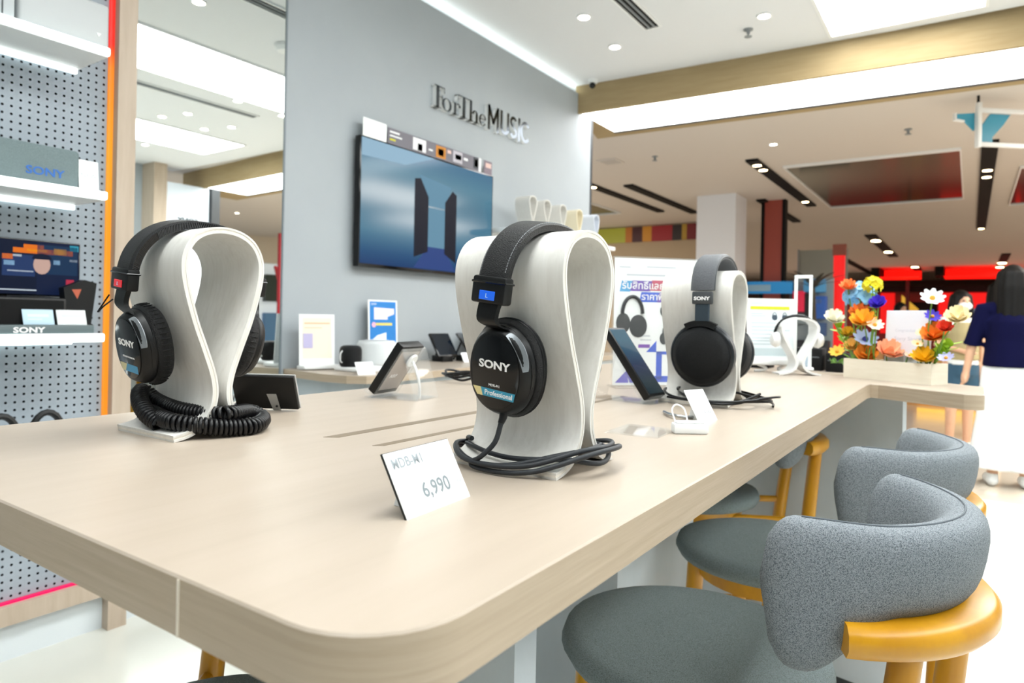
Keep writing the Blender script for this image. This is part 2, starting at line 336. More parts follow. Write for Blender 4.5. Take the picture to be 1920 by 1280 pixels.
# ---- things on those shelves
t = thing('speaker_box', 'white rounded speaker box on the top pegboard shelf', 'speaker', (WX + .12, .985, 2.098))
MB().rbox(-.1, .1, -.125, .145, 0, .155, .012, 3).build('body', mat('warm_white', '#b9bdbe', .45), t); MB().prism([(-.008, 0), (.008, 0), (0, -.012)], 0, .002, Matrix(((0, 0, 1, .1), (1, 0, 0, .11), (0, 1, 0, .05), (0, 0, 0, 1)))).build('mark', whitec, t)
MB().box(.1, .1012, -.1, .12, .012, .014).build('seam', inkgrey, t)
t = thing('speaker_box', 'white box at the left picture edge on the top pegboard shelf', 'speaker', (WX + .14, .76, 2.098))
MB().rbox(-.1, .1, -.09, .085, 0, .15, .006, 2).build('body', mat('pale_grey', '#b4babd', .45), t); MB().box(.1, .1015, .05, .054, .005, .145).build('seam', dkgrey, t)
t = thing('grey_speaker', 'long grey speaker with blue-grey brand lettering on the middle shelf', 'speaker', (WX + .13, .86, 1.606))
MB().rbox(-.09, .085, -.35, .188, 0, .128, .012, 3).build('body', weave('grey_mesh', '#7f8e90', '#68777a', 900), t)
MB().text('SONY', .036, .001, TR((.0865, .03, .028)) @ RZ(PI / 2), 'LEFT', 1.15, .0005).build('lettering', glow('#4f86d8', .8), t)
t = thing('shelf_card', 'upright white card with faint grey lettering beside the grey speaker', 'card', (WX + .215, 1.078, 1.606), (-.12, 0, PI / 2))
MB().box(-.031, .031, 0, .0015, 0, .105).build('sheet', whitec, t); MB().text('NEW', .022, .0003, TR((0, -.0004, .045)), 'CENTER').build('lettering', inkgrey, t); MB().prism([(0, 0), (.05, 0), (0, .09)], -.001, .001, Matrix(((0, 0, 1, -.03), (1, 0, 0, .002), (0, 1, 0, 0), (0, 0, 0, 1)))).build('strut', black, t)
t = thing('small_television', 'small flat screen with a dark blue film menu on the lower shelf', 'television', (WX + .06, .88, 1.121), (0, 0, PI / 2))
MB().rbox(-.3, .235, -.012, .02, .125, .315, .004).build('bezel', blackg, t)
pic = MB(); T0 = TR((0, -.0125, 0)); cols = ['#101d3c', '#173353', '#0c1730', '#e8761e', '#f0b42a', '#c9d6e0', '#8fb8d8', '#c9a79a', '#b8324a', '#243a66', '#3ba0b8']; pm = [glow(c, .75) for c in cols]
def patch(mb, x0, x1, z0, z1, mi, y=-.0130): mb.mi(mi); mb.add([(x0, y, z0), (x1, y, z0), (x1, y, z1), (x0, y, z1)], [(0, 1, 2, 3)])
patch(pic, -.295, .23, .13, .31, 0, -.0125)
patch(pic, -.295, .1, .13, .31, 2, -.0127)
for a in ((.0, .095, .19, .262, 9), (.1, .225, .2, .3, 1), (.03, .21, .268, .285, 3), (.06, .12, .285, .298, 3), (.07, .13, .275, .283, 4), (.15, .19, .27, .29, 4), (.0, .03, .245, .262, 3), (.005, .035, .225, .24, 6), (.03, .055, .255, .262, 5), (.2, .225, .248, .256, 5), (.15, .17, .235, .25, 6), (.015, .09, .205, .209, 5), (-.06, -.045, .25, .262, 4), (-.06, -.04, .222, .23, 5), (-.075, -.02, .155, .165, 8), (-.01, .1, .142, .146, 5), (.19, .215, .165, .185, 8), (.2, .228, .285, .305, 10)): patch(pic, *a)
o = len(pic.v); pic.mi(7); pic.add([(.115 + .026 * math.cos(k * PI / 8), -.0134, .232 + .033 * math.sin(k * PI / 8)) for k in range(16)], [tuple(range(16))])
pic.mi(2); pic.add([(.115 + .03 * math.cos(k * PI / 10), -.0136, .25 + .02 * math.sin(k * PI / 10)) for k in range(11)], [tuple(range(11))])
pic.build('screen_picture', pm, t, 0); MB().rbox(-.1, .1, -.03, .05, 0, .012, .004).box(-.02, .02, 0, .015, .012, .13).build('foot', black, t)
t = thing('sound_bar', 'black sound bar standing in front of the small screen', 'speaker', (WX + .165, .80, 1.121), (0, 0, PI / 2))
MB().rbox(-.3, .225, -.03, .03, .0, .118, .008).build('body', black, t); MB().box(-.29, .215, -.0305, -.03, .008, .11).build('grille', blackm, t)
t = thing('black_box', 'black angular carton with a small orange triangle beside the small screen', 'box', (WX + .13, 1.087, 1.121), (0, 0, PI / 2))
MB().prism([(-.035, 0), (.03, 0), (.05, .175), (.01, .185), (-.055, .155)], -.02, .02, RX(PI / 2)).build('body', black, t); MB().prism([(-.03, .15), (.0, .152), (-.012, .118)], .0202, .0208, RX(PI / 2)).build('mark', flat('#b4573c'), t)
t = thing('shelf_plate', 'dark grey plinth strip with white brand lettering above the lit shelf edge', 'plinth', (WX + .225, .80, 1.121), (0, 0, PI / 2))
MB().rbox(-.4, .29, -.02, .03, 0, .03, .003).build('body', mat('slate', '#59676a', .45), t); MB().text('SONY', .024, .0008, TR((.055, -.0206, .006)), 'LEFT', 1.35, .0006).build('lettering', inkw, t)
for x, c, l in ((.9375, '#b9d3e4', 'pale blue tilted card on the grey plinth, left of the white one'), (1.035, '#e9eef0', 'white tilted card on the grey plinth, right of the pale blue one')):
    t = thing('tilted_card', l, 'card', (WX + .215, x, 1.1515), (-.35, 0, PI / 2 - .02))
    MB().rbox(-.044, .044, 0, .003, 0, .052, .001).build('sheet', flat(c), t); MB().box(-.03, .03, -.0004, 0, .026, .036).box(-.03, .01, -.0004, 0, .016, .02).build('print', flat('#cfdde4'), t)
for x, l in ((.86, 'black headphones lying on the lowest shelf at the left edge'), (.99, 'small dark headphones lying right of others on the lowest shelf')):
    t = thing('shelf_headphones', l, 'headphones', (WX + .15, x, .712))
    MB().tube([Vector((.0, -.055 * math.cos(a), .03 + .115 * math.sin(a))) for a in [k * PI / 12 for k in range(13)]], .011, 8).build('headband', black, t)
    for s in (-1, 1): MB().lathe([(.002, -.018), (.036, -.016), (.04, 0), (.034, .014), (.002, .016)], 18, TR((0, s * .05, .042)) @ RX(s * PI / 2)).build('ear_cup', black, t)

# ================================================================== TELEVISION WALL
t = thing('wall_television', 'large flat television on the grey wall showing a blue foggy picture', 'television', (WX, 3.03, 1.80), (0, 0, PI / 2))
hw, hh = .59, .343
MB().rbox(-hw, hw, -.06, -.02, -hh, hh, .004).build('bezel', blackg, t); MB().box(-.25, .25, -.02, 0, -.2, .2).build('wall_mount', black, t)
scr = MB().box(-hw + .01, hw - .01, -.0608, -.060, -hh + .018, hh - .01)
scr.build('screen', ramp_emit('tv_picture', [(0, '#1c3f78'), (.12, '#2a5c8c'), (.3, '#4f8aa8'), (.62, '#4c86a2'), (.8, '#5b94ae'), (1, '#4a80a6')], 2, -hh, hh, .55, rough=.12, spec=.28), t, 0)
im = MB(); im.add([(-.17, -.0612, -.26), (-.05, -.0612, -.22), (-.05, -.0612, .10), (-.12, -.0612, .20), (-.17, -.0612, .19)], [(0, 1, 2, 3, 4)]); im.add([(.10, -.0612, -.22), (.21, -.0612, -.27), (.21, -.0612, .15), (.17, -.0612, .17), (.10, -.0612, .09)], [(0, 1, 2, 3, 4)])
im.mi(1).add([(-.13, -.0611, .22), (.16, -.0611, .19), (.1, -.0611, .05), (-.05, -.0611, .05)], [(0, 1, 2, 3)]); im.mi(1).add([(-.05, -.0611, .04), (.10, -.0611, .04), (.10, -.0611, -.19), (-.05, -.0611, -.19)], [(0, 1, 2, 3)])
im.mi(2).add([(-.58, -.0611, .335), (.0, -.0611, .335), (-.25, -.0611, .25), (-.58, -.0611, .24)], [(0, 1, 2, 3)]); im.mi(3).add([(-.17, -.06105, -.32), (.21, -.06105, -.32), (.1, -.06105, -.19), (-.05, -.06105, -.19)], [(0, 1, 2, 3)])
im.build('screen_picture', [glow('#0f1a36', .35), glow('#6e9fba', .6), glow('#9fc4dc', .65), glow('#2f4f96', .55)], t, 0)
t = thing('picture_strip', 'narrow strip of printed cards along the top edge of the television', 'sign', (WX, 3.03, 2.155), (0, 0, PI / 2))
MB().box(-.57, -.40, -.058, -.055, -.012, .085).build('white_card', whitec, t)
MB().box(-.39, .455, -.058, -.055, -.012, .075).build('strip', flat('#6f6d76'), t); MB().box(.49, .575, -.058, -.055, -.012, .075).build('end_card', flat('#7a6d78'), t)
pr = MB(); cl = ['#e8eaec', '#c07a18', '#3a3f46', '#d9b8b0', '#c8c21e', '#a8622a', '#b7b3bc']
for x0, x1, z0, z1, k in ((-.375, -.30, .05, .06, 0), (-.375, -.28, .03, .038, 0), (-.375, -.33, .008, .018, 4), (-.19, -.08, -.002, .068, 0), (-.15, -.11, .0, .04, 2), (-.055, -.02, .02, .03, 0), (.01, .10, -.004, .066, 1), (.03, .08, .01, .05, 5), (.115, .15, .04, .06, 3), (.17, .26, .0, .07, 6), (.19, .25, .02, .05, 2), (.275, .315, .03, .045, 0), (.375, .425, .0, .07, 2), (.385, .42, .012, .058, 4), (.43, .455, -.012, .075, 0), (.505, .565, .03, .06, 3)): MB().box(x0, x1, -.0592, -.058, z0, z1).build('printed_picture', flat(cl[k]), t)

# wall lettering, every letter a part: shiny dark faces, white bodies
sg = thing('wall_lettering', 'raised white lettering For The MUSIC with dark shiny faces above the television', 'sign', (WX, 3.045, 2.46), (0, 0, PI / 2))
facem = mat('letter_face', '#565c62', .12, 1)
def letter(polys, x, sc, z=0):
    mb = MB()
    for outer in polys:
        n = len(outer); P2 = [(x + a * sc, b * sc + z) for a, b in outer]
        mb.mi(0); mb.prism(P2, .0, .03, RX(PI / 2)); mb.mi(1); mb.add([(a, -.0302, b) for a, b in P2], [tuple(range(n))])
    return mb.build('letter', [white, facem], sg, 30)
def rect(a, b, c, d, sh=0): return [(a, c), (b, c), (b + sh, d), (a + sh, d)]
def ring(cx, cy, rx, ry, tx_, ty_, a0=0, a1=2 * PI, n=20):
    out = []
    for i in range(n):
        u, w = a0 + (a1 - a0) * i / n, a0 + (a1 - a0) * (i + 1) / n
        p = lambda t, k: (cx + (rx - k * tx_) * math.cos(t), cy + (ry - k * ty_) * math.sin(t))
        out.append([p(u, 1), p(u, 0), p(w, 0), p(w, 1)])
    return out
L = .165
letter([rect(.12, .30, 0, 1), rect(.0, .44, 0, .04), rect(.02, .62, .95, 1), rect(.58, .63, .72, 1), rect(.3, .5, .5, .54), rect(.46, .5, .4, .64)], 0, L)
letter(ring(.3, .28, .3, .3, .14, .04), .075, L)
letter([rect(.1, .24, 0, .56), rect(0, .36, 0, .04), rect(.02, .2, .52, .56)] + ring(.36, .40, .15, .16, .05, .06, .3, 2.4, 8) + ring(.46, .44, .07, .07, .065, .065, n=10), .18, L)
letter([rect(.3, .48, 0, 1), rect(.18, .6, 0, .04), rect(0, .82, .95, 1), rect(0, .04, .72, 1), rect(.78, .82, .72, 1)], .235, L)
letter([rect(.1, .26, 0, 1), rect(0, .36, 0, .04), rect(.0, .2, .96, 1), rect(.5, .66, 0, .4), rect(.42, .76, 0, .04)] + ring(.46, .38, .2, .2, .14, .05, 0, PI, 10), .345, L)
letter(ring(.26, .28, .26, .29, .12, .04, .25, 2 * PI - .6, 18) + [rect(.04, .48, .3, .34)], .465, L)
M_ = .19
def st_(p, w):                                     # a stroked letter line
    out = []
    for a, b in zip(p[:-1], p[1:]):
        d = (Vector(b) - Vector(a)).normalized(); n_ = Vector((-d.y, d.x)) * w / 2; e = d * w * .3
        A, B = Vector(a) - e, Vector(b) + e; out.append([tuple(A - n_), tuple(B - n_), tuple(B + n_), tuple(A + n_)])
    return out
letter(st_([(.08, 0), (.08, 1), (.36, .3), (.64, 1), (.64, 0)], .15), .565, M_)
letter(st_([(.08, 1), (.08, .3)], .15) + ring(.30, .3, .295, .30, .15, .15, PI, 2 * PI, 12) + st_([(.52, .3), (.52, 1)], .15), .715, M_)
letter(ring(.25, .73, .25, .27, .14, .14, .5, 1.5 * PI, 14) + ring(.25, .27, .26, .27, .14, .14, -PI * .85, .5 * PI, 16), .838, M_)
letter(st_([(.08, 0), (.08, 1)], .15), .943, M_)
letter(ring(.36, .5, .36, .5, .15, .15, .7, 2 * PI - .7, 22), .975, M_)
sg.scale = (.955, 1, .80)

# ================================================================== LONG TABLE
def arc(cx, cy, r, a0, a1, n=8): return [(cx + r * math.cos(a0 + (a1 - a0) * k / n), cy + r * math.sin(a0 + (a1 - a0) * k / n)) for k in range(n + 1)]
def inset(poly, d):
    n = len(poly); out = []
    for i in range(n):
        a, b, c = (Vector(poly[(i + k) % n]) for k in (-1, 0, 1)); e = ((b - a).normalized() + (c - b).normalized()).normalized()
        out.append((b.x - e.y * d, b.y + e.x * d))
    return out
def slab(poly, z0, z1, mats, name, parent, ch=.0016):
    mb = MB(); n = len(poly); pin = inset(poly, ch); v = [(x, y, z0) for x, y in poly] + [(x, y, z1 - ch) for x, y in poly] + [(x, y, z1) for x, y in pin]
    mb.mi(1); f = [(k, (k + 1) % n, n + (k + 1) % n, n + k) for k in range(n)] + [tuple(range(n - 1, -1, -1))]; mb.add(v, f)
    mb.mi(0); mb.f += [(n + k, n + (k + 1) % n, 2 * n + (k + 1) % n, 2 * n + k) for k in range(n)] + [tuple(range(2 * n, 3 * n))]; mb.m += [0] * (n + 1)
    return mb.build(name, mats, parent, 20)
top = arc(-.315, .315, .07, -PI / 2, 0) + [(-.245, 2.2), (-.24, 2.235), (-.22, 2.233)] + arc(.0, 2.135, .034, -1.9, .15, 6) + arc(.005, 2.385, .03, 0, 1.2, 5) + [(-.1, 2.5), (-.45, 2.56), (-.70, 2.64), (-1.185, 2.76)] + arc(-1.115, .315, .07, PI, 1.5 * PI)
tb = thing('long_table_top', 'long pale oak worktop with rounded corners and a short slanted wing at its far end', 'table', (0, 0, 0))
slab(top, TZ - .04, TZ, [oak_top, oak_edge], 'worktop', tb)
MB().box(-.4297, -.4273, .2442, .2455, TZ - .0398, TZ - .002).build('edge_seam', mat('seam_pale', '#e2d8c8', .6), tb)
slotm = grain('slot_brown', '#7f7160', '#716453', (3, 3, 3), .5, .01)
MB().prism([(-.756, .640), (-.737, .652), (-.737, 1.42), (-.756, 1.42)], TZ - .002, TZ + .0004).build('cable_slot', slotm, tb); MB().prism([(-.658, .640), (-.645, .650), (-.645, 1.42), (-.658, 1.42)], TZ - .002, TZ + .0004).build('cable_slot', slotm, tb)
def pedestal(poly, label):
    t = thing('table_pedestal', label, 'table base', (0, 0, 0), group='grey bases under the long table')
    MB().prism(poly, .04, TZ - .0405).build('body', concrete, t); MB().prism(inset(poly, .015), 0, .04).build('plinth', dkgrey, t)
pedestal([(-1.17, .862), (-.57, .862), (-.57, .925), (-1.17, .925)], 'grey base under the near end of the long table')
pedestal([(-.93, 1.42), (-.66, 1.42), (-.66, 1.93), (-.93, 1.93)], 'pale grey base panel behind the second stool')
pedestal([(-1.0, 2.60), (-.170, 2.42), (-.162, 2.455), (-.99, 2.635)], 'wide grey end panel under the slanted wing of the table')

# ================================================================== STOOLS
def stool_parts(t):
    """seat centre at the origin, back towards +x"""
    SZ = .668
    MB().lathe([(.002, SZ - .052), (.185, SZ - .052), (.212, SZ - .045), (.222, SZ - .028), (.216, SZ - .010), (.19, SZ - .002), (.12, SZ + .004), (.002, SZ + .006)], 40, sx=1.03, sy=1.0).build('seat_cushion', fabricdk, t, 60)
    MB().lathe([(.17, SZ - .09), (.182, SZ - .052), (.165, SZ - .052), (.155, SZ - .09)], 32).build('seat_apron', walnutY, t)
    C = .195                                        # the back ring's centre lies behind the seat's
    zr0, zr1 = .806, .846
    for s in (-1, 1):
        MB().tube([(-.165, s * .135, 0), (-.135, s * .115, SZ - .055)], [.013, .021], 12).build('leg', walnutY, t)
        top_ = Vector((C + .175, s * .115, zr0 + .006))
        MB().tube([Vector((C + .10, s * .165, 0)), Vector((C + .135, s * .135, .45)), top_], [.013, .021, .019], 12).build('leg', walnutY, t)
    for a, b in (((-.152, -.126, .27), (-.152, .126, .27)), ((C + .118, -.147, .27), (C + .118, .147, .27)), ((-.152, -.126, .24), (C + .118, -.147, .24)), ((-.152, .126, .24), (C + .118, .147, .24))):
        MB().cyl(a, b, .009, n=10).build('stretcher', walnutY, t)
    for s in (-1, 1): MB().tube([(.05, s * .12, SZ - .075), (C + .140, s * .128, SZ - .075)], .011, 10).build('seat_rail', walnutY, t)
    R = []; n = 36                                    # C-shaped rail
    for i in range(n + 1):
        a = math.radians(-54 + 108 * i / n); r = .214; d = Vector((math.cos(a), math.sin(a), 0)); p = Vector((C - .005, 0, 0)) + d * r
        hw = .034 - .006 * (abs(a) / .95) ** 2; sec = [(-hw, zr0), (hw - .01, zr0), (hw, zr0 + .012), (hw, zr1 - .010), (hw - .009, zr1), (-hw, zr1)]
        R.append([(p + d * q).to_tuple()[:2] + (z,) for q, z in sec])
    MB().rings(R).build('back_rail', walnutY, t, 50)
    R = []; n = 60                                    # padded back, deeper at its two wings
    for i in range(n + 1):
        u = -1 + 2 * i / n; a = math.radians(82 * u); d = Vector((math.cos(a), math.sin(a), 0)); k = abs(u)
        e = 1.0 if k < .86 else math.sqrt(max(0.0, 1 - ((k - .86) / .14) ** 2)) * .97 + .03
        w = smooth01((k - .42) / .4); zt = .957 + .004 * w; zb = .838 - .078 * w; zc, hz = (zt + zb) / 2, (zt - zb) / 2 * (.25 + .75 * e); rw = .036 * (.35 + .65 * e)
        lean = -.018; r = .190 - .004 * w
        R.append([tuple(Vector((C, 0, 0)) + d * (r + rw * sg_(math.cos(q), .75) + lean * (-sg_(math.sin(q), .8)) * .6) + Vector((0, 0, zc + hz * sg_(math.sin(q), .75)))) for q in [2 * PI * j / 24 for j in range(24)]])
    pad = MB().rings(R).build('back_pad', fabric, t, 75)
    R2 = []
    MB().tube([Vector(r[6]) + Vector((0, 0, .0004)) for r in R[5:-5]], .0013, 6).build('seam', mat('seam_grey', '#5d646a', .9), pad)
def smooth01(x): x = min(max(x, 0), 1); return x * x * (3 - 2 * x)
def sg_(x, p): return math.copysign(abs(x) ** p, x)
st = thing('bar_stool', 'nearest grey padded bar stool with honey wood frame at the right', 'stool', (-.392, 1.150, 0), (0, 0, math.radians(-13)), 'bar stools around the long table')
stool_parts(st)
copy_thing(st, (-.40, 1.74, 0), (0, 0, math.radians(-12)), 'second grey bar stool, just behind the nearest one')
copy_thing(st, (-.77, 2.185, 0), (0, 0, math.radians(30)), 'grey bar stool pushed fully under the far end of the table')
copy_thing(st, (-.747, .458, 0), (0, 0, math.radians(126)), 'grey bar stool at the lower left, only its seat edge and a leg showing')

# ================================================================== HEADPHONE STANDS
prof = [(-.070, .0088), (-.050, .0125), (-.032, .022), (-.020, .038), (-.0150, .060), (-.0185, .085), (-.030, .118), (-.046, .160), (-.059, .205), (-.0635, .235), (-.060, .258), (-.047, .278), (-.026, .290), (0, .294)]
prof = prof + [(-a, b) for a, b in prof[-2::-1]]
sp = [p for p in spline([(a, b, 0) for a, b in prof], 6)]
nrm = []
for i in range(len(sp)):
    d = (sp[min(i + 1, len(sp) - 1)] - sp[max(i - 1, 0)]).normalized(); nrm.append(Vector((d.y, -d.x, 0)))
def ply(a, b, x0, x1, zs):
    R = [[(x0, p.x + n_.x * a, (p.y + n_.y * a) * zs), (x1, p.x + n_.x * a, (p.y + n_.y * a) * zs), (x1, p.x + n_.x * b, (p.y + n_.y * b) * zs), (x0, p.x + n_.x * b, (p.y + n_.y * b) * zs)] for p, n_ in zip(sp, nrm)]
    return MB().rings(R)
PLYM = {}
def headphone_stand(loc, label, zs=1.0, rz=0, x0=-.15, white_mat=None, group='whitewashed plywood headphone stands on the long table', scale=1):
    t = thing('headphone_stand', label, 'headphone stand', loc, (0, 0, rz), group); t.scale = (scale,) * 3
    for k in range(3):
        e = 0 if k != 1 else -.0006
        key = (k, zs, x0, white_mat)
        if key not in PLYM: PLYM[key] = ply(.003 * k, .003 * (k + 1), x0 - e, e, zs).mesh('ply', white_mat or (plywood if k != 1 else plyedge), 30)
        link('ply', PLYM[key], t)
    return t
headphone_stand((-.870, .556, TZ), 'whitewashed plywood stand with the coiled cable at its foot, at the left')
headphone_stand((-.366, .697, TZ), 'whitewashed plywood stand in the middle, nearest the front price card', .945)
headphone_stand((-.405, 1.45, TZ), 'whitewashed plywood stand carrying the round grey-banded headphones', .965)

# ================================================================== HEADPHONES
def band(t, r_in, zb, zt, yb, wid, th, m, name='headband', x=0, p=.9, a0=0.0):
    """arch over the stand in the y-z plane; returns its centre line"""
    C = []
    for i in range(41):
        a = a0 + (PI - 2 * a0) * i / 40; C.append(Vector((x, -yb * sg_(math.cos(a), p), zb + (zt - zb) * sg_(math.sin(a), p))))
    R = []
    for i in range(41):
        d = (C[min(i + 1, 40)] - C[max(i - 1, 0)]).normalized(); nn = Vector((0, -d.z, d.y)); nn = nn if nn.z > -.2 or True else -nn
        sec = [(-wid, -th * .7), (-wid * .86, -th), (wid * .86, -th), (wid, -th * .7), (wid, th * .5), (wid * .8, th), (-wid * .8, th), (-wid, th * .5)]
        R.append([C[i] + Vector((1, 0, 0)) * a + nn * b for a, b in sec])
    return MB().rings(R).build(name, m, t, 50), C, R
def cup_frame(s, y, z, x, tilt):
    """local cup frame: z' points outward (away from the stand)"""
    T = TR((x, s * y, z)) @ RX(-s * tilt) @ (RX(PI / 2) if s < 0 else RX(-PI / 2) @ Matrix.Rotation(PI, 4, 'Z'))
    return T
def egg(w, h, z, n=40, low=.0, flatbot=0):
    R = []
    for k in range(n):
        a = 2 * PI * k / n; R.append((w * sg_(math.cos(a), .92), h * sg_(math.sin(a), .92) , z))
    return R
def studio_headphones(name, label, loc, zs, badge, stitch, cup_z, cup_y, tilt, sticker, loops, cupx=0, word2='', ribbed=False, lean=.12):
    t = thing(name, label, 'headphones', (loc[0] - .12 * math.tan(lean), loc[1], loc[2]), (0, lean, 0), group='studio headphones on plywood stands')
    top = .294 * zs + .009
    bnd, C, R = band(t, 0, .218 * zs, top, .098, .0195, .0058, leather, p=.88, a0=.06)
    if stitch == 'dots':
        for sx in (-.0165, .0165):
            mb = MB()
            for i in range(2, 39):
                for f in (0, .5):
                    p = C[i].lerp(C[min(i + 1, 40)], f); d = (C[min(i + 1, 40)] - C[i - 1]).normalized(); nn = Vector((0, -d.z, d.y)); q = p + Vector((sx, 0, 0)) + nn * .0051
                    mb.tube([q - d * .0011, q + d * .0011], .0004, 4)
            mb.build('stitching', mat('thread_pale', '#9ea2a6', .8), bnd, kind='stuff')
    else:
        mb = MB()
        for i in range(1, 40):
            for f in (0, .33, .66):
                p = C[i].lerp(C[min(i + 1, 40)], f); d = (C[min(i + 1, 40)] - C[i - 1]).normalized(); nn = Vector((0, -d.z, d.y)); q = p + Vector((.0198, 0, 0))
                mb.tube([q - nn * .006 - d * .0012, q + nn * .004 + d * .0014 + Vector((.0012, 0, 0))], .0014, 5)
        mb.build('lacing', mat('lace_gloss', '#1c1d20', .25), bnd, kind='stuff')
    for s in (-1, 1):
        zb = .218 * zs
        sl = MB().rbox(-.0225, .0225, -.0085, .0085, -.018, .012, .003, 2, TR((0, s * .0985, zb + .003))).build('slider_block', black, t)
        MB().rbox(-.0235, .0235, -.0095, .0095, .004, .0065, .001, 1, TR((0, s * .0985, zb + .003))).build('slider_rim', blackg, sl)
        MB().rbox(-.0105, .0105, -.0005, .0005, -.005, .005, .0005, 1, TR((0, s * .1075, zb - .006))).build('side_badge', badge, sl)
        if s < 0: MB().text('L', .007, .0003, TR((-.0017, -.1082, zb - .0085)), 'LEFT').build('side_letter', mat('badge_ink', '#bfe2ff', .5), sl)
        T = cup_frame(s, cup_y, cup_z, cupx, tilt)
        # hanger from the block to the cup
        hg = [Vector((0, s * .0985, zb - .012)), Vector((0, s * .1005, zb - .034)), T @ Vector((0, .047, .022))]
        R = []
        for i, p in enumerate(spline(hg, 5)): w = .0135 - .001 * math.sin(i / 10 * PI); R.append([p + Vector((a, b, 0)) for a, b in ((-w, -.0035), (w, -.0035), (w, .0035), (-w, .0035))])
        MB().rings(R).build('hanger', black, t)
        yk = MB(); R = []
        for i in range(25):
            a = math.radians(-62 + 304 * i / 24); c = Vector((.0405 * math.cos(a), .0495 * math.sin(a), .017)); o = Vector((math.cos(a), math.sin(a), 0))
            R.append([T @ (c + o * q + Vector((0, 0, w))) for q, w in ((-.002, -.004), (.0025, -.004), (.0025, .005), (-.002, .005))])
        yk.rings(R).build('yoke', black, t)
        pad = [egg(.034, .043, -.006), egg(.043, .052, -.008), egg(.0475, .0565, .001), egg(.0475, .0565, .008), egg(.044, .053, .0135), egg(.034, .043, .0135)]
        pd = MB().rings([[T @ Vector(p) for p in r] for r in pad]).build('ear_pad', leather, t, 60)
        if ribbed:
            mb = MB()
            for k in range(46):
                a = 2 * PI * k / 46; c = Vector((.0475 * math.cos(a), .0565 * math.sin(a), .0)); o = Vector((math.cos(a), math.sin(a), 0)) * .0007
                mb.tube([T @ (c + o + Vector((0, 0, -.003))), T @ (c + o * 1.8 + Vector((.0012, 0, .004))), T @ (c + o + Vector((0, 0, .009)))], .0009, 4)
            mb.build('pad_wrinkles', leather, pd, kind='stuff')
        else:
            for zz in (.002, .0065):
                MB().tube([T @ Vector(p) for p in egg(.0479, .0569, zz)], .0007, 4, closed=True).build('pad_seam', black, pd)
        hs = [egg(.041, .050, .0135), egg(.043, .052, .0165), egg(.0425, .0515, .021), egg(.0385, .0475, .0275), egg(.0365, .0455, .0305), egg(.034, .043, .0315)]
        MB().rings([[T @ Vector(p) for p in r] for r in hs]).build('cup_housing', black, t, 40)
        pl = MB().rings([[T @ Vector(p) for p in r] for r in (egg(.0325, .0415, .0315), egg(.0325, .0415, .0325), egg(.0315, .0405, .0330))]).build('outer_plate', blackg, t, 40)
        cr = MB(); Rr = []
        for i in range(13):
            a = math.radians(8 + 62 * i / 12); c = Vector((.0385 * math.cos(a), .0475 * math.sin(a), .0262)); o = Vector((math.cos(a), math.sin(a), 0)); w = .0042 * math.sin(PI * (i + .5) / 13) ** .5
            Rr.append([T @ (c + o * q * w + Vector((0, 0, zz))) for q, zz in ((-1, .0042), (1, -.0015), (1, -.0005), (-1, .0056))])
        cr.rings(Rr).build('port_arc', mat('satin_grey', '#8b9094', .35, .6), t)
        if s < 0:
            Q = T @ RX(-PI / 2) @ Matrix()
            Q = T @ Matrix.Rotation(-PI / 2, 4, 'X')
            def lab(txt, size, x, y, sx=1, bold=0, al='CENTER', m=inkw, nm='lettering'): MB().text(txt, size, .0002, Q @ TR((x, -.0332, y)), al, sx, bold).build(nm, m, pl)
            lab('SONY', .0125, -.001, .004, 1.25, .00035)
            if word2: lab(word2, .0042, 0, -.0165, 1, 0)
            if sticker == 'strip':
                mb = MB(); mb.add([Q @ Vector(p) for p in ((-.0225, -.0331, -.0195), (.0285, -.0331, -.0195), (.0265, -.0331, -.029), (-.0175, -.0331, -.029))], [(0, 1, 2, 3)]); mb.mi(1); mb.add([Q @ Vector(p) for p in ((-.0295, -.0332, -.0195), (-.0185, -.0332, -.0195), (-.0155, -.0332, -.029), (-.0232, -.0332, -.029))], [(0, 1, 2, 3)])
                mb.build('label_strip', [flat('#2f93b4', .35), flat('#e6d79a', .35)], pl, 0); lab('Professional', .0080, .006, -.0268, .98, .0001, 'CENTER', inkw, 'label_lettering')
            else:
                mb = MB(); mb.add([Q @ Vector(p) for p in ((-.018, -.0331, -.0215), (.022, -.0331, -.0215), (.022, -.0331, -.0325), (-.014, -.0331, -.0325))], [(0, 1, 2, 3)]); mb.mi(1); mb.add([Q @ Vector(p) for p in ((-.0255, -.0332, -.0215), (-.006, -.0332, -.0215), (-.012, -.0332, -.0325), (-.0195, -.0332, -.0325))], [(0, 1, 2, 3)])
                mb.build('label_strip', [flat('#3f93bd', .35), flat('#d8cf9e', .35)], pl, 0); lab('STUDIO MONITOR', .0032, .001, -.0125, 1.15, 0)
    return t, T
blue_b = mat('badge_blue', '#1f5fd8', .25, emit=.25); red_b = mat('badge_red', '#d81e2c', .25, emit=.2)
hp1, _ = studio_headphones('studio_headphones', 'black studio headphones with red badge, lacing and coiled cable, on the left stand', (-.958, .556, TZ), 1.0, red_b, 'lace', .131, .062, .21, 'short', None, cupx=.012, ribbed=True)
hp2, _ = studio_headphones('studio_headphones', 'black studio headphones with blue badge and Professional strip, on the front stand', (-.445, .697, TZ), .945, blue_b, 'dots', .121, .060, .15, 'strip', None, cupx=.012, word2='MDR-M1')

